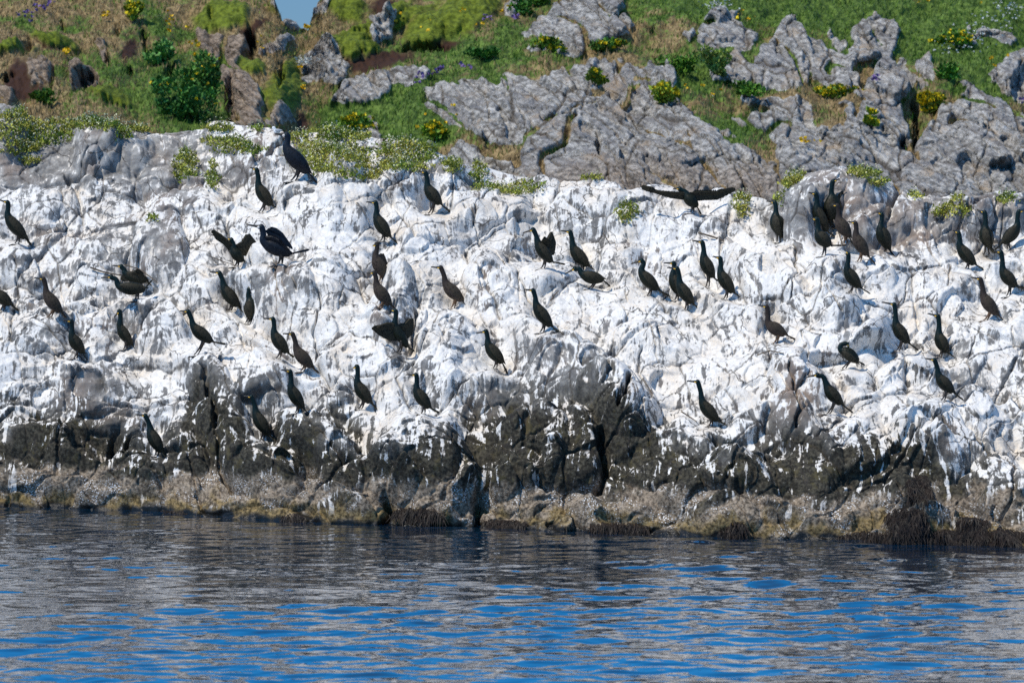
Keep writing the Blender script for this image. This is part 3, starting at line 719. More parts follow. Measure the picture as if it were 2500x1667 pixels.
HP, HRK, HGR, HMOSS, HPEAT_SHADE = build_hill()
ZH = zbuffer(HP, 4.0)

# ------------------------------------------------------------------ the sea
def build_water():
    rng = np.random.RandomState(5)
    def surf(X, Y):
        z = np.zeros_like(X)
        for lam0, lam1, n, a in ((1.1, 3.2, 14, .0050), (.34, .9, 40, .0027), (.16, .34, 40, .0008)):
            for i in range(n):
                lam = lam0*(lam1/lam0)**rng.rand(); th = math.radians(90+rng.normal(0, 42)); k = 2*math.pi/lam
                ph = rng.rand()*6.28; am = a*(lam/lam0)**.7*(.5+rng.rand())/math.sqrt(n)*1.6
                z += am*np.sin(k*(X*math.cos(th)+Y*math.sin(th))+ph+.8*np.sin(X*.35*rng.rand()+Y*.21+ph))
        g = .55+.75*sstep(-.6, .6, perlin(X*.16, Y*.10, 7)+.5*perlin(X*.5, Y*.25, 9))
        return z*g
    ys = np.concatenate([np.linspace(31, 46, 440, endpoint=False), np.linspace(46, 68, 440)])[:, None]
    xf = np.linspace(-1500, 4000, 1150)[None, :]
    X = (xf-1250)*ys/F; Y = ys+0*X
    X = X*1.0
    edge = sstep(0, .04, (ys-31)/37)*sstep(1, .95, (ys-31)/37)*sstep(0, .05, (xf+1500)/5500)*sstep(1, .95, (xf+1500)/5500)
    Z = surf(X, Y)*edge
    o1 = np.stack([X, Y, Z], -1)
    nr, nc = X.shape
    V = [o1.reshape(-1, 3)]; Fc = [grid_faces(nr, nc)]
    # flat sea all round the rippled part, sharing its edge
    def idx(r, c): return r*nc+c
    far = 6000.0
    border = [idx(0, c) for c in range(nc)] + [idx(r, nc-1) for r in range(1, nr)] + [idx(nr-1, c) for c in range(nc-2, -1, -1)] + [idx(r, 0) for r in range(nr-2, 0, -1)]
    flat = o1.reshape(-1, 3)[border]
    c0 = np.array([0, 48., 0]); base = nr*nc; rings = [border]
    k0 = base
    for sc_ in (1.6, 4, 14, 60, 700):
        ring = (flat-c0)*np.array([sc_, sc_, 0])+c0
        V.append(ring); rings.append(list(range(k0, k0+len(border)))); k0 += len(border)
    fs = []
    m = len(border)
    for a, b in zip(rings[:-1], rings[1:]):
        a = np.array(a); b = np.array(b); i = np.arange(m); j = (i+1) % m
        fs.append(np.stack([a[i], b[i], b[j], a[j]], -1))
    V = np.concatenate(V); Fc = np.concatenate([Fc[0]]+fs)
    o = mesh_np("water", V, Fc, M_WATER)
    tag(o, "rippled blue sea reflecting the pale islet", None, None, "structure")
build_water()
# sea bed / land base under everything
gb = mesh_np("ground", np.array([[-6000,-6000,-4],[6000,-6000,-4],[6000,6000,-4],[-6000,6000,-4]], float), np.array([[0,1,2,3]]), M_HILL, attrs=dict(crack=[0]*4, warm=[0]*4, rock=[0]*4, green=[.3]*4, moss=[0]*4, peat_shade=[0]*4))
tag(gb, "sea bed under the water", None, None, "structure")

# ------------------------------------------------------------------ vegetation
RNG = np.random.RandomState(11)
def leaf_cloud(C, size, tint, aspect=.5, up=.3, jit=.25, rng=RNG):
    """A kite-shaped leaf at every point of C, size (n,), tint (n,3)."""
    n = len(C); d = rng.normal(size=(n, 3)); d[:, 2] = np.abs(d[:, 2])*.7+up; d[:, 1] -= .25; d /= np.linalg.norm(d, axis=1)[:, None]
    a = np.cross(d, rng.normal(size=(n, 3))); a /= np.linalg.norm(a, axis=1)[:, None]+1e-9
    L = size[:, None]*(1+jit*rng.normal(size=(n, 1)))
    nn = np.cross(d, a)
    V = np.stack([C, C+d*L*.5+a*L*aspect*.5+nn*L*.08, C+d*L, C+d*L*.5-a*L*aspect*.5+nn*L*.08], 1).reshape(-1, 3)
    Fc = np.arange(4*n).reshape(-1, 4)
    return V, Fc, np.repeat(np.clip(tint*(1+.22*rng.normal(size=(n, 1))), 0, 1), 4, 0)

def blades(C, hgt, wid, tint, lean=.35, rng=RNG):
    n = len(C); th = rng.rand(n)*math.pi
    a = np.stack([np.cos(th), np.sin(th)*.5, 0*th], -1)*wid[:, None]*.5
    d = np.stack([rng.normal(0, lean, n)+.08, rng.normal(-.1, lean, n), np.ones(n)], -1); d /= np.linalg.norm(d, axis=1)[:, None]
    V = np.stack([C-a, C+a, C+d*hgt[:, None]], 1).reshape(-1, 3)
    return V, np.arange(3*n).reshape(-1, 3), np.repeat(tint, 3, 0)

def build_grass():
    P = HP[:330].reshape(-1, 3); rk = HRK[:330].ravel(); gr = HGR[:330].ravel(); ms = HMOSS[:330].ravel(); pt = HPEAT_SHADE[:330].ravel()
    px, py = screen(P)
    ok = np.where((rk < .3) & (pt < .5) & (ms < .3) & (py < 520) & (py > -60) & (px > -150) & (px < 2650))[0]
    idx = RNG.choice(ok, 80000)
    C = P[idx] + RNG.normal(0, .03, (len(idx), 3)); C[:, 2] -= .03
    g = gr[idx] + .45*perlin(C[:, 0]*.9, C[:, 2]*2.2, 401) + .40*perlin(C[:, 0]*2.6, C[:, 2]*6, 402) + RNG.normal(0, .12, len(idx))
    f = sstep(.38, .62, g)[:, None]
    tan = np.array([.33, .235, .11]); grn = np.array([.13, .22, .03])
    t = (tan*(1-f)+grn*f)*(.45+.9*RNG.rand(len(idx), 1))*(1+.3*perlin(C[:, 0]*5, C[:, 2]*9, 403))[:, None]
    V, Fc, T = blades(C, .07+.11*RNG.rand(len(idx)), .016+.024*RNG.rand(len(idx)), t)
    o = mesh_np("grass", V, Fc, M_GRASS, smooth=False, colattr=T)
    tag(o, "green and dry tan grass covering the hillside between grey outcrops", "grass", None, "stuff")
build_grass()

def hill_pt(xr, yr):
    px, py = xr*K, yr*K
    Y = depth_at(px, py, ZH, 4.0)
    return np.array(world_at(px, py, Y))

def bush(xr, yr, rx, ry, n, tint, label, name="shrub", flowers=0, leaf=.10, fl=(.75,.58,.02), flname="flowers"):
    """Leafy clump centred at reading position, radii in reading pixels."""
    c = hill_pt(xr, yr+ry*.6); m = c[1]/F*K
    R = np.array([rx*m, max(rx, ry)*m*.55, ry*m])
    rng = np.random.RandomState(int(xr*7+yr))
    base = c + np.array([0, 0, -.1]); ctr = c+np.array([0, -.1, ry*m*.55])
    th = empty(name, base); tag(th, label, "plant" if flowers else "bush")
    # lobes
    nl = 5+int(rx/12)
    LC = rng.normal(size=(nl, 3))*R*.42; LR = .38+.3*rng.rand(nl)
    k = rng.randint(0, nl, n); d = rng.normal(size=(n, 3)); d /= np.linalg.norm(d, axis=1)[:, None]
    C = ctr + LC[k] + d*(LR[k][:, None])*R*(.65+.4*rng.rand(n, 1))
    t = np.array(tint)*np.array([2.2, 2.0, 1.1])*(.6+.8*rng.rand(nl)[k][:, None])
    V, Fc, T = leaf_cloud(C, np.full(n, leaf)*(.7+.6*rng.rand(n)), t, .62, rng=rng)
    mesh_np("foliage", V-base, Fc, M_LEAF, th, False, colattr=T)["kind"] = "stuff"
    # woody stems
    Vs, Fs, k0 = [], [], 0
    for i in range(nl):
        a = base; b = ctr+LC[i]
        for w in (np.array([.018, 0, 0]), np.array([0, .018, 0])):
            Vs += [a-w, a+w, b+w*.4, b-w*.4]; Fs.append([k0, k0+1, k0+2, k0+3]); k0 += 4
    mesh_np("stem", np.array(Vs)-base, np.array(Fs), M_TWIG, th, False)
    if flowers:
        d = rng.normal(size=(flowers, 3)); d[:, 2] = np.abs(d[:, 2]); d[:, 1] = -np.abs(d[:, 1]); d /= np.linalg.norm(d, axis=1)[:, None]
        k = rng.randint(0, nl, flowers)
        C = ctr+LC[k]+d*LR[k][:, None]*R*1.05
        V, Fc, T = leaf_cloud(np.repeat(C, 5, 0), np.full(flowers*5, .075), np.tile(np.array(fl), (flowers*5, 1)), .9, .5, rng=rng)
        mesh_np(flname, V-base, Fc, M_FLOWER, th, False, colattr=T)["kind"] = "stuff"

BUSHES = [
 (370,130,38,28,1500,(.05,.13,.045),"blue green leafy bush above the dark hollow at left",0),
 (455,190,42,52,2200,(.045,.12,.03),"tall leafy dark green bush left of the brown cliff",14),
 (430,250,52,46,2400,(.025,.085,.025),"broad dark green bush just above the islet crest at left",10),
 (100,222,26,16,500,(.05,.11,.02),"small green bush low on the left hillside beside a pale rock",0),
 (1650,150,27,30,1000,(.10,.15,.055),"round grey green bush between the rock outcrops on the hill",0),
 (1520,222,34,24,1000,(.11,.16,.02),"wide green plant with yellow blooms above the grey slabs",70),
 (2140,245,32,27,900,(.06,.09,.02),"rounded bush of bright yellow flowers on the right hillside",230),
 (1000,310,32,26,800,(.08,.15,.02),"yellow green flowering plant above the islet crest near the middle",50),
 (1365,180,20,20,500,(.06,.11,.02),"small yellow flowered plant on top of the pale grey outcrop",22),
 (1390,108,42,14,600,(.05,.12,.02),"low green plant in front of the upper grey slab",18),
 (1258,100,40,18,700,(.06,.12,.02),"green plant with yellow flowers left of the upper grey slab",26),
 (1195,18,28,24,800,(.03,.10,.02),"dark green bush at the top edge by the pale outcrop",5),
 (1915,215,50,16,700,(.07,.13,.02),"low spread of yellow flowers below the central outcrop on the right hill",70),
 (1998,280,16,14,400,(.08,.14,.02),"small yellow flowered tuft right of the lower outcrop",40),
 (2215,90,50,16,600,(.05,.13,.02),"green plants dotted yellow in the upper right meadow",45),
 (830,290,48,22,900,(.07,.14,.02),"yellow flowered plants just behind the islet crest",60),
 (1110,125,28,18,600,(.03,.10,.02),"dark green leafy plant beside purple flowers on the hill",0),
 (1240,0,30,14,500,(.04,.11,.02),"green bush cut by the top edge of the picture",0),
 (1560,155,40,20,700,(.05,.12,.02),"green bush above the small boulder on the right half of the hill",0),
 (2180,165,30,20,600,(.04,.12,.02),"bright green clump left of the far right outcrop",4),
 (310,30,18,26,500,(.10,.15,.02),"tall yellow flowered plant near the top left",40),
 (1710,210,34,16,500,(.05,.12,.02),"green clump left of the largest right hand outcrop",0)]
for xr, yr, rx, ry, n, tn, lb, fl in BUSHES:
    bush(xr, yr, rx, ry, n, tn, lb, "flowering_plant" if fl > 12 else "shrub", fl)

# small wild flowers dotted over the slope: yellow, white, purple
def dots(name, spots, colr, n, label, spread=1.0, size=.07):
    C = []
    rng = np.random.RandomState(len(spots)*3+n)
    for i in range(n):
        cx, cy, rx, ry = spots[rng.randint(len(spots))]
        C.append(hill_pt(cx+rng.normal()*rx*.5, cy+rng.normal()*ry*.5)+np.array([0, -.12, .08]))
    C = np.repeat(np.array(C), 4, 0)
    V, Fc, T = leaf_cloud(C, np.full(len(C), size), np.tile(np.array(colr), (len(C), 1)), .9, .4, rng=rng)
    o = mesh_np(name, V, Fc, M_FLOWER, None, False, colattr=T)
    tag(o, label, "wild flowers", None, "stuff")
dots("yellow_flowers", [(150,128,10,6),(245,45,12,10),(430,70,14,12),(395,55,20,30),(445,110,16,8),(450,135,6,4),(365,205,16,5),(470,170,30,60),(705,70,10,8),(600,110,8,20),(690,165,4,4),(698,210,6,6),(955,60,60,30),(1095,45,90,30),(1000,300,50,40),(1700,40,30,20),(2160,20,120,12),(2280,150,60,30),(1850,330,20,10),(1590,215,60,20)], (.80,.50,.015), 130, "small yellow flowers dotted over the hillside grass")
dots("white_flowers", [(2280,60,70,40),(2230,100,60,30),(2320,30,60,20),(700,150,20,14),(1650,20,40,14),(2180,110,40,20)], (.62,.64,.58), 300, "small white flowers speckling the upper right meadow", size=.042)
dots("purple_flowers", [(1010,168,12,4),(960,195,14,8),(1065,160,18,6),(1120,50,16,8),(1185,50,6,4),(60,40,26,14),(100,20,30,14),(2010,190,6,4),(2355,240,10,10),(985,180,20,6)], (.24,.15,.36), 90, "purple flowers among grass between the grey rocks")

# plants growing on the islet crest: one clump each
PL = [ # cx, cy, rx, ry, n, bare-yellow share, label
 (70,300,85,44,2600,"thick band of white flowered plants at the far left of the crest"),
 (215,283,90,16,1300,"low flowering plants along the crest behind the grey pointed boulder"),
 (280,312,24,20,420,"plant tuft with orange base right of the grey pointed boulder"),
 (40,345,40,18,500,"small green patch under the leftmost crest boulder"),
 (330,295,30,9,260,"thin line of flowering plants on the skyline at left"),
 (425,385,26,36,900,"bright green plants hanging in the cleft at upper left"),
 (488,408,12,30,320,"narrow green plants in the crack right of the upper left cleft"),
 (520,335,50,14,620,"flowering plants left of the largest cormorant"),
 (500,300,34,8,300,"white flowering tuft on the skyline left of the largest cormorant"),
 (590,300,12,7,90,"tiny white flowered tuft beside the white seabird"),
 (555,350,60,8,320,"thin strip of green below the flat crest rock"),
 (760,365,90,34,3000,"broad bright green plant carpet right of the largest cormorant"),
 (790,312,70,16,1000,"yellow green plants on the rounded crest rock"),
 (690,320,22,16,300,"yellowish plants just behind the largest cormorant"),
 (935,352,62,26,1500,"yellow tipped plants on the crest right of the green carpet"),
 (930,385,60,14,800,"green plants in the hollow above the rounded boulders"),
 (1040,388,22,15,400,"small clump on the crest right of the lone upright shag"),
 (1098,412,16,26,380,"narrow yellow green plant in the groove near the middle crest"),
 (1190,436,62,14,620,"long yellow green strip on the middle crest"),
 (1443,495,22,22,380,"green tuft on white rock left of the spread winged shag"),
 (1703,478,14,26,320,"plant with orange base right of the spread winged shag"),
 (1812,402,26,28,700,"white flowered clump on the left shoulder of the big crest boulder"),
 (1795,465,12,14,200,"small clump beside the shag standing below the big boulder"),
 (1995,400,42,12,420,"white flowered strip on top of the big crest boulder"),
 (2018,425,24,8,160,"small flowered strip on the right shoulder of the big boulder"),
 (2190,490,40,16,480,"yellow green patch among the grey rocks at the right crest"),
 (2205,468,14,8,120,"tiny yellow green tuft on the right crest"),
 (2312,462,20,8,160,"small flowering tuft on the far right crest rock"),
 (2100,455,14,6,90,"tiny tuft right of the big crest boulder"),
 (350,505,12,6,60,"tiny green tuft on white rock above the streaked grey face"),
 (70,375,26,7,160,"small flowering patch on the pale ledge at left"),
 (250,300,20,9,140,"short tuft on the shoulder of the grey pointed boulder"),
 (820,405,50,14,380,"sparse green plants around the small white boulder"),
 (1360,408,22,6,90,"thin green tuft on the middle skyline")]
ISC = screen(ISL)
def islet_plants():
    sub = ISL[24:690:2, ::2].reshape(-1, 3); sx, sy = screen(sub); sx /= K; sy /= K
    # visible part only
    vis = sub[:, 1] < np.array([ZI[min(int(b*K/3)+200, ZI.shape[0]-1), min(int(a*K/3)+200, ZI.shape[1]-1)] if (-500 < a < 2900 and -500 < b < 1700) else -1 for a, b in zip(sx, sy)]) + .6 if False else np.ones(len(sub), bool)
    for cx, cy, rx, ry, n, lb in PL:
        rng = np.random.RandomState(int(cx+cy))
        r = ell(sx, sy, cx, cy, rx*1.02, ry) + .35*perlin(sx/14., sy/14., 61) + .25*perlin(sx/5., sy/5., 62)
        idx = np.where(r < 1.0)[0]
        if len(idx) < 4:
            idx = np.where(ell(sx, sy, cx, cy, rx+10, ry+25) < 1.0)[0]
        if len(idx) == 0: continue
        n = int(n*1.3)
        nt = max(8, n//6)
        root = sub[rng.choice(idx, nt)] + rng.normal(0, .012, (nt, 3))
        base = root.mean(0)
        th = empty("flowering_herb", base)
        tag(th, lb, "plant", "plants growing along the islet crest")
        tone = (perlin(root[:, 0]*2.2, root[:, 2]*3, 63)*.8+.5+rng.normal(0, .15, nt)).clip(0, 1)[:, None]
        t = np.array([.19, .27, .03])*(1-tone)+np.array([.50, .46, .08])*tone
        k = np.repeat(np.arange(nt), 9)
        C = root[k]+np.stack([rng.normal(0, .028, len(k)), rng.normal(0, .028, len(k)), rng.rand(len(k))*.06], -1)
        V, Fc, T = leaf_cloud(C, .028+.03*rng.rand(len(k)), t[k]*(.7+.6*rng.rand(len(k), 1)), .55, .5, rng=rng)
        mesh_np("foliage", V-base, Fc, M_LEAF, th, False, colattr=T)["kind"] = "stuff"
        if n > 80:
            kf = rng.choice(nt, int(nt*.8)); C = root[kf]+np.stack([rng.normal(0, .03, len(kf)), rng.normal(-.02, .03, len(kf)), .07+rng.rand(len(kf))*.07], -1)
            V, Fc, T = leaf_cloud(np.repeat(C, 2, 0), np.full(len(C)*2, .022), np.tile(np.array([.58, .57, .36]), (len(C)*2, 1)), .95, .6, rng=rng)
            mesh_np("flowers", V-base, Fc, M_FLOWER, th, False, colattr=T)["kind"] = "stuff"
islet_plants()

def kelp():
    rng = np.random.RandomState(4); V = []; Fc = []; k0 = 0
    sub = ISL[0:300, ::1].reshape(-1, 3); sx, sy = screen(sub); sx /= K; sy /= K
    sel = np.zeros(len(sub), bool)
    for cx, cy, rx, ry in [(2085,1205,46,36),(2235,1205,34,18),(1420,1215,70,14),(1150,1205,50,10),(1990,1235,60,12),(2300,1235,60,18),(670,1190,25,8),(1690,1220,30,20),(960,1180,60,12),(380,1180,50,6),(2180,1232,50,14),(2110,1120,26,26)]:
        sel |= ell(sx, sy, cx, cy, rx, ry)+.4*perlin(sx/16., sy/16., 77) < 1
    idx = np.where(sel)[0]
    for i in rng.choice(idx, min(9000, len(idx))):
        p = sub[i]+np.array([0, -.02, .02]); L = .07+.13*rng.rand(); w = .003+.004*rng.rand(); sx_ = rng.normal(0, .25)
        d = np.array([sx_, -.55, -.9]); d /= np.linalg.norm(d)
        a = np.array([1, .2*rng.normal(), sx_*.5])*w
        m_ = p+d*L*.5+np.array([rng.normal(0, .01), -.03, .02]); e = p+d*L+np.array([rng.normal(0, .02), -.01, 0])
        V += [p-a, p+a, m_+a, m_-a, e+a*.4, e-a*.4]; Fc += [[k0, k0+1, k0+2, k0+3], [k0+3, k0+2, k0+4, k0+5]]; k0 += 6
    o = mesh_np("seaweed", np.array(V), np.array(Fc), M_WEED, None, True)
    tag(o, "dark brown seaweed hanging over the rocks at the waterline", "seaweed", None, "stuff")
kelp()

# twigs and old nest sticks lying on the guano
def twig(pts, r, label):
    P = []
    for x, y in pts:
        px, py = x*K, y*K; P.append(Vector(world_at(px, py, min(depth_at(a*K, b*K) for a, b in pts)*.4+depth_at(px, py)*.6-.04)))
    base = P[0].copy(); V = []; Fc = []
    n = len(P)
    for i, p in enumerate(P):
        rr = r*(1-.5*i/n)
        t = (P[min(i+1, n-1)]-P[max(i-1, 0)]).normalized(); a = t.cross(Vector((0, 1, 0))).normalized(); b = t.cross(a)
        for k in range(5):
            an = k*2*math.pi/5; V.append(p-base+a*math.cos(an)*rr+b*math.sin(an)*rr)
    for i in range(n-1):
        for k in range(5): Fc.append([i*5+k, i*5+(k+1) % 5, (i+1)*5+(k+1) % 5, (i+1)*5+k])
    o = mesh_np("twig", np.array([tuple(v) for v in V]), np.array(Fc), M_TWIG); o.location = base
    tag(o, label, "twig", "dry twigs lying on the white rock")
TW = [([(207,614),(235,624),(262,630),(280,632)],.014,"dark stick behind the two low leaning shags at left"),
 ([(285,608),(320,618),(350,640),(362,650)],.010,"thin stick right of the two low leaning shags"),
 ([(1565,945),(1585,958),(1600,968)],.010,"short forked twig left of the lowest right hand shag"),
 ([(1915,505),(1928,540),(1935,565)],.010,"thin upright twig beside the huddle at the right crest"),
 ([(1605,535),(1640,545),(1662,553)],.016,"greenish stem lying above the central pair of shags"),
 ([(1800,672),(1808,650),(1811,640)],.010,"little upright twig right of the central pair"),
 ([(2062,700),(2070,690),(2072,685)],.010,"tiny yellowish twig beside the tall shag at right"),
 ([(1265,690),(1275,676),(1283,668)],.010,"short twig above the shag on the grey hump"),
 ([(1385,535),(1400,560),(1412,558)],.008,"thin bent twig right of the two upper middle shags"),
 ([(480,588),(510,600),(548,612)],.008,"thin crooked stick below the spread winged shag at left"),
 ([(1740,815),(1770,805),(1800,812)],.010,"branched stick on white rock at lower right of centre")]
for p_, r_, l_ in TW: twig(p_, r_, l_)

# ------------------------------------------------------------------ the birds
def cr_spline(P, R, n):
    P = [np.array(p, float) for p in P]; m = len(P); out = []; rad = []
    for i in range(n):
        u = i/(n-1)*(m-1); k = min(int(u), m-2); t = u-k
        p0, p1, p2, p3 = P[max(k-1, 0)], P[k], P[k+1], P[min(k+2, m-1)]
        out.append(.5*((2*p1)+(-p0+p2)*t+(2*p0-5*p1+4*p2-p3)*t*t+(-p0+3*p1-3*p2+p3)*t**3))
        r0, r1, r2, r3 = R[max(k-1, 0)], R[k], R[k+1], R[min(k+2, m-1)]
        rad.append(max(.3, .5*((2*r1)+(-r0+r2)*t+(2*r0-5*r1+4*r2-r3)*t*t+(-r0+3*r1-3*r2+r3)*t**3)))
    return np.array(out), np.array(rad)

def tube(path, rin, rlat, ns=14, latoff=0.0):
    """Swept ellipse: path (n,2) in bird plane (x, z), lateral axis = y. Returns V, quads+caps as quads."""
    n = len(path); T = np.gradient(path, axis=0); T /= np.linalg.norm(T, axis=1)[:, None]+1e-9
    N = np.stack([-T[:, 1], T[:, 0]], -1)
    V = []
    for i in range(n):
        for k in range(ns):
            a = 2*math.pi*k/ns
            p = path[i]+N[i]*math.cos(a)*rin[i]
            V.append((p[0], math.sin(a)*rlat[i]+latoff, p[1]))
    Fc = []
    for i in range(n-1):
        for k in range(ns): Fc.append((i*ns+k, i*ns+(k+1) % ns, (i+1)*ns+(k+1) % ns, (i+1)*ns+k))
    c0 = len(V); V.append((path[0][0], latoff, path[0][1])); c1 = len(V); V.append((path[-1][0], latoff, path[-1][1]))
    for k in range(0, ns, 2):
        Fc.append((c0, (k+2) % ns, k+1, k)); Fc.append((c1, (n-1)*ns+k, (n-1)*ns+k+1, (n-1)*ns+(k+2) % ns))
    return np.array(V), np.array(Fc)

def feather_wing(bone, ends, w, th_y, n=16, cover=.45):
    """Opened wing: feathers from points along the bone (list of 3D) to points along ends (list of 3D)."""
    bone = np.array(bone, float); ends = np.array(ends, float)
    def samp(A, u):
        x = u*(len(A)-1); k = min(int(x), len(A)-2); return A[k]*(1-(x-k))+A[k+1]*(x-k)
    V = []; Fc = []; k0 = 0; w_full = w
    n0 = np.cross(bone[-1]-bone[0], samp(ends, .35)-samp(bone, .35)); n0 /= np.linalg.norm(n0)+1e-9
    for i in range(n):
        w = w_full*(1-.5*(i/(n-1))**1.5)
        u = i/(n-1); a = samp(bone, u); b = samp(ends, u); d = b-a; L = np.linalg.norm(d); d = d/(L+1e-9)
        nn = n0-d*np.dot(n0, d); nn /= np.linalg.norm(nn)+1e-9
        side = np.cross(nn, d)
        off = nn*(th_y*.5*((i % 2)-.5))
        for sgn in (-1, 1):
            pts = [a-side*w*.55, a+side*w*.55, a+d*L*.8+side*w*.5, a+d*L*.95+side*w*.28, a+d*L, a+d*L*.93-side*w*.3, a+d*L*.75-side*w*.45]
            V += [p+off+nn*sgn*th_y*.12 for p in pts]
        o = k0
        Fc += [(o, o+1, o+2, o+6), (o+6, o+2, o+3, o+5), (o+7, o+13, o+9, o+8), (o+13, o+12, o+10, o+9)]
        Fc += [(o+3, o+4, o+5, o+5)] if False else []
        Fc += [(o+3, o+4, o+11, o+5), (o, o+6, o+13, o+7), (o+1, o+8, o+9, o+2), (o+6, o+5, o+12, o+13), (o+2, o+9, o+10, o+3), (o, o+7, o+8, o+1)]
        k0 += 14
    # covert sheet over the feather roots, a thick padded arm
    m = 12
    for sgn in (-1, 1):
        for i in range(m):
            u = i/(m-1); a = samp(bone, u); b = samp(ends, u); d = b-a
            nn = np.cross(d, samp(bone, min(1, u+.05))-samp(bone, max(0, u-.05))); nn /= np.linalg.norm(nn)+1e-9
            for v, tk in ((-.06, .0), (.0, 1.0), (.15, 1.0), (cover, .25)):
                V.append(a+d*v+nn*sgn*th_y*1.6*tk)
    for sh in range(2):
        o = k0+sh*m*4
        for i in range(m-1):
            for j in range(3): Fc.append((o+i*4+j, o+(i+1)*4+j, o+(i+1)*4+j+1, o+i*4+j+1))
    return np.array(V), np.array(Fc)

def make_bird(z, B, H, N, R, T, Ft, label, brown=0, big=0, fat=1.0, yaw=0.0, wings=None, neckmid=None, horiz=0, lift=0.0, tailw=1.0, wing_fold=True, group=True):
    B, H, N, R, T, Ft = [zp(z, p) for p in (B, H, N, R, T, Ft)]
    px, py = Ft
    Yd = depth_at(px, py+1)-.02
    zs = [depth_at(*(N*(1-w_)+R*w_)) for w_ in (0, .33, .66, 1)]
    Yd = max(min([Yd]+[z_-.06 for z_ in zs]), Yd-.30)
    u = Yd/F                                             # metres per photo px at the bird
    base = Vector(world_at(px, py+1.0, Yd))
    sz = 1.28 if big else 1.0
    def L(p): return np.array([(p[0]-px)*u, -(p[1]-py-1)*u])
    B, H, N, R, T = map(L, (B, H, N, R, T))
    u1 = u*sz
    body_m = M_BLACK if big else (M_BROWN if brown else M_SHAG); wing_m = M_BLACK if big else (M_BROWNW if brown else M_SHAGW)
    root = empty("great_cormorant" if big else "shag", base); root.rotation_euler = (0, 0, math.radians(yaw))
    tag(root, label, "cormorant" if big else "shag", None if big or not group else "shags perched on the white rock")
    fwd = 1.0 if B[0] > H[0] else -1.0                   # facing direction on screen
    bd = B-H; bl = np.linalg.norm(bd); bd = bd/(bl+1e-9)
    if bl < 4*u1: bd = np.array([fwd*.5, -.1])
    ax = R-N; al = np.linalg.norm(ax); ax = ax/al
    belly = np.array([ax[1], -ax[0]])
    if belly[0]*fwd < 0 and abs(ax[1]) > .25: belly = -belly
    if abs(ax[1]) <= .25 and belly[1] > 0: belly = -belly
    M = L(zp(z, neckmid)) if neckmid else (H*.45+N*.55) - np.array([fwd, 0])*2.2*u1 + np.array([0, 0])
    nape = H - bd*4.2*u1 + np.array([0, -3.0*u1])
    f = fat
    pts = [H+bd*5.5*u1, H+bd*2.6*u1, H, nape*.6+H*.4+np.array([0, -1.2*u1]), M, N*.75+M*.25, N+ax*al*.10+belly*1.6*u1, N+ax*al*.30+belly*3.0*u1, N+ax*al*.52+belly*2.4*u1, N+ax*al*.76+belly*1.0*u1, R, R+ax*3*u1]
    rr = [2.3, 4.5, 6.0, 5.9, 5.9, 7.4, 10.4*f, 14.6*f, 16.0*f, 13.4*f, 7.4*f, 2.2]
    path, rad = cr_spline(pts, rr, 46)
    rad = rad*u1
    lat = rad*np.interp(np.linspace(0, 1, 46), [0, .2, .5, 1], [.85, .9, .86, .8])*(1.0 if f < 1.25 else .9)
    V, Fc = tube(path, rad, lat, 14)
    nk = np.repeat(np.interp(np.linspace(0, 1, 46), [0, .05, .45, .58, 1], [.3, 1, 1, 0, 0]), 14); nk = np.append(nk, [.3, 0])
    mesh_np("body", V, Fc, body_m, root, attrs=dict(neck=nk))
    # bill with hooked tip
    bs = H+bd*4.4*u1; be = B if bl > 6*u1 else H+bd*8*u1
    perp = np.array([0, -1.0])
    bp_, br = cr_spline([bs, bs*.5+be*.5, be, be+perp*1.8*u1], [3.1, 2.1, 1.6, .6], 10)
    V, Fc = tube(bp_, br*u1, br*u1*.8, 8); mesh_np("bill", V, Fc, M_BILL, root)
    # gape patch and eyes on both cheeks
    gc = H+bd*4.0*u1+np.array([0, -1.4*u1]); gp, gr_ = cr_spline([gc-bd*2.6*u1, gc, gc+bd*4.0*u1], [.7, 1.7*(2.3 if big else 1), .8], 7)
    V, Fc = tube(gp, gr_*u1, gr_*0+ (4.9 if not big else 5.0)*u1*np.array([.5, .85, .95, 1, .9, .7, .4])*.92, 8)
    mesh_np("cheek_patch" if big else "gape_patch", V, Fc, M_WFACE if big else M_GAPE, root)
    for sg in (-1, 1):
        ec = H+bd*1.2*u1+np.array([0, 1.0*u1])
        ep, er = cr_spline([ec-bd*1.0*u1, ec, ec+bd*1.0*u1], [.2, 1.0, .2], 5)
        V, Fc = tube(ep, er*u1, er*u1, 6, sg*4.7*u1); mesh_np("eye", V, Fc, M_EYE, root)
    # tail: stiff fan with stepped feather tips
    td = T-R; tl = np.linalg.norm(td); td = td/(tl+1e-9); tn = np.array([-td[1], td[0]]); s0 = R-td*3*u1
    V = []; Fc = []
    nf = 7
    for i in range(nf):
        c = (i-(nf-1)/2)/((nf-1)/2); e = T-td*abs(c)*3.2*u1; w0, w1 = 1.3*u1, 1.9*u1*tailw
        lo0, lo1 = c*3.2*u1, c*7.0*u1*tailw; sl_ = tn*c*2.0*u1*tailw
        o = len(V)
        for (p, lo, w, tk, so_) in ((s0, lo0, w0, 2.6*u1, 0), (s0*.5+e*.5, (lo0+lo1)*.5, (w0+w1)*.55, 2.0*u1, .5), (e, lo1, w1*.7, .9*u1, 1)):
            for a_, b_ in ((-1, -1), (1, -1), (1, 1), (-1, 1)):
                q = p+sl_*so_+tn*b_*tk*(.5+.2*(1-abs(c))); V.append((q[0], lo+a_*w, q[1]))
        for j in range(2):
            for k in range(4): Fc.append((o+j*4+k, o+j*4+(k+1) % 4, o+j*4+4+(k+1) % 4, o+j*4+4+k))
        Fc += [(o+3, o+2, o+1, o), (o+8, o+9, o+10, o+11)]
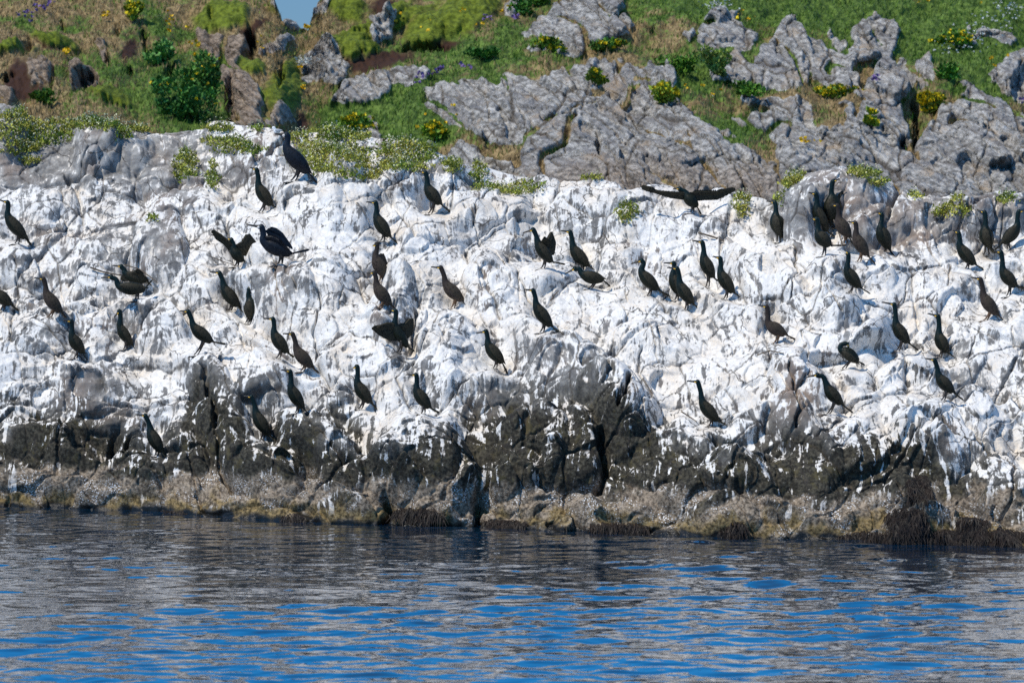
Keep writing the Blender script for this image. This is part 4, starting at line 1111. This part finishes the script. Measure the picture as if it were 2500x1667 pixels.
    mesh_np("tail", np.array(V), np.array(Fc), wing_m, root, False, attrs=dict(neck=np.zeros(len(V))))
    # folded wings lying along the flanks
    if wing_fold:
        for sg in (-1, 1):
            na, nbb = 13, 9; V = []
            back_ = -belly
            for lay in (0, 1):
                for i in range(na):
                    a = i/(na-1); al_ = .08+a*1.08
                    w = 8.8*f*math.sin(math.pi*min(1, a*1.0+.02)**.72)**.75 if 0 < a < 1 else .6
                    w = max(w, .5); cen = N+ax*al*al_+back_*(1.6+2.4*a)*u1
                    rb = np.interp(al_, [.1, .3, .52, .76, 1, 1.16], [10.4, 14.6, 16., 13.4, 7.4, 4])*f
                    for j in range(nbb):
                        b = (j/(nbb-1)*2-1); p = cen+back_*b*w*u1
                        off = (1.6+2.4*a)+b*w
                        prof = math.sqrt(max(0.02, 1-min(.98, (off/(rb+1.5))**2)))
                        y = sg*((rb*.86)*prof+(1.1 if lay == 0 else -1.5)*(1-b*b*.85))*u1
                        V.append((p[0], y, p[1]))
            g = grid_faces(na, nbb); Fc = [tuple(q) for q in g]+[tuple(q[::-1]+na*nbb) for q in g]
            V = np.array(V)
            mesh_np("wing", V, np.array(Fc), wing_m, root, attrs=dict(neck=np.zeros(len(V))))
    if wings:
        for bone, ends, wn_, dy in wings:
            nb_ = len(bone); b3 = []; e3 = []
            for i, p in enumerate(bone):
                q = L(zp(z, p)); b3.append((q[0], dy[0]+(dy[1]-dy[0])*i/(nb_-1), q[1]))
            ne = len(ends)
            for i, p in enumerate(ends):
                q = L(zp(z, p)); e3.append((q[0], dy[0]+(dy[1]-dy[0])*i/(ne-1)+.03, q[1]))
            V, Fc = feather_wing(b3, e3, wn_*u, .010)
            mesh_np("wing", V, Fc, wing_m, root, False, attrs=dict(neck=np.zeros(len(V))))
    # legs and webbed feet
    hip = N+ax*al*.74+belly*5*u1
    for sg in (-1, 1):
        fx = px+sg*4.2*sz; fy = py
        fo = np.array([sg*4.2*u1, 0.0]); yl = sg*5.2*u1
        if lift == 0:
            dd = depth_at(fx, fy); yl2 = max(-.10, min(.10, dd-Yd-.0))*.5+yl*.5
        else: yl2 = yl
        kn = hip*.35+fo*.65+np.array([-fwd*3*u1, 0]); 
        lp, lr = cr_spline([hip+np.array([sg*1.5*u1, 2*u1]), hip*.6+fo*.4+np.array([-fwd*1.6*u1, 0]), kn*.5+fo*.5, fo+np.array([0, 1.2*u1])], [5.2, 2.9, 1.5, 1.35], 12)
        V, Fc = tube(lp, lr*u1, lr*u1, 8, 0); V[:, 1] += np.interp(np.append(np.repeat(np.linspace(0, 1, 12), 8), [0, 1]), [0, 1], [sg*4*u1, yl2])
        lg = mesh_np("leg", V, Fc, M_LEGB if brown else M_LEG, root)
        # foot: three long toes joined by web, heel toe behind
        an = .45*sg; V = []; toes = []
        c, s_ = math.cos(an), math.sin(an)
        o3 = np.array([fo[0], yl2, fo[1]+.3*u1])
        for ta, tl_ in ((-.62, 12), (-.12, 14), (.42, 15.5)):
            ca, sa = math.cos(ta), math.sin(ta)
            toes.append(o3+np.array([fwd*ca*tl_*u1, -sa*tl_*u1*1.2 - 4*u1, -3.6*u1]))
        heel = o3+np.array([-fwd*4*u1, 2*u1, -.5*u1])
        mid = [(toes[0]+toes[1])*.5*.86+o3*.14, (toes[1]+toes[2])*.5*.86+o3*.14]
        top = [o3+np.array([0, 0, 1.4*u1]), heel, toes[0], mid[0], toes[1], mid[1], toes[2]]
        Vv = np.array(top+[p-np.array([0, 0, 1.6*u1]) for p in top])
        Fq = [(0, 2, 3, 4), (0, 4, 5, 6), (0, 6, 1, 1), (0, 1, 2, 2)]
        Fq = [(0, 2, 3, 4), (0, 4, 5, 6), (7, 11, 10, 9), (7, 13, 12, 11), (2, 9, 10, 3), (3, 10, 11, 4), (4, 11, 12, 5), (5, 12, 13, 6), (6, 13, 8, 1), (1, 8, 9, 2), (0, 6, 1, 2), (7, 9, 8, 13)]
        mesh_np("foot", Vv, np.array(Fq), M_LEGB if brown else M_LEG, lg, False)
    return root

for a_, k_ in BIRDS: make_bird(*a_, **k_)

# ------------------------------------------------------------------ two small white seabirds on the crest
def seabird(x, y, s, label, capped):
    px, py = x*K, y*K; Yd = depth_at(px, py+8)-.02; u = Yd/F*K*s
    base = Vector(world_at(px, py+9*s*K, Yd)); root = empty("tern", base); tag(root, label, "seabird")
    P = [(-6,11),(-4,12.5),(-2,12),(-1,9),(2,6),(7,5),(12,6.5)]; R = [1.4,3.0,3.2,3.4,5.2,4.2,1.0]
    p, r = cr_spline([np.array(a)*u for a in P], R, 26); V, Fc = tube(p, r*u, r*u*.85, 12); mesh_np("body", V, Fc, M_GULLW, root)
    p, r = cr_spline([np.array(a)*u for a in ((-6,11.6),(-9,11),(-11,10.4))], [1.0,.8,.3], 6); V, Fc = tube(p, r*u, r*u, 6); mesh_np("bill", V, Fc, M_LEG, root)
    if capped:
        p, r = cr_spline([np.array(a)*u for a in ((-5.5,13.6),(-3.5,14.0),(-1,12.2))], [1.2,2.4,1.2], 8); V, Fc = tube(p, r*u, r*u*1.35, 10); mesh_np("cap", V, Fc, M_SHAGW, root, attrs=dict(neck=np.zeros(len(V))))
    for sg in (-1, 1):
        p, r = cr_spline([np.array(a)*u for a in ((0,8),(5,7.2),(15,7.6))], [1.5,3.4,.6], 10); V, Fc = tube(p, r*u, r*u*.35, 8, sg*3.9*u); mesh_np("wing", V, Fc, M_GULLG, root)
        p, r = cr_spline([np.array(a)*u for a in ((2,3),(2,0),(2,-4))], [.6,.5,.5], 5); V, Fc = tube(p, r*u, r*u, 6, sg*1.8*u); mesh_np("leg", V, Fc, M_LEG, root)
seabird(632,298,1.1,"white seabird on the skyline just left of the largest cormorant's bill",0)
seabird(696,322,1.1,"black capped white tern among the plants right of the largest cormorant",1)
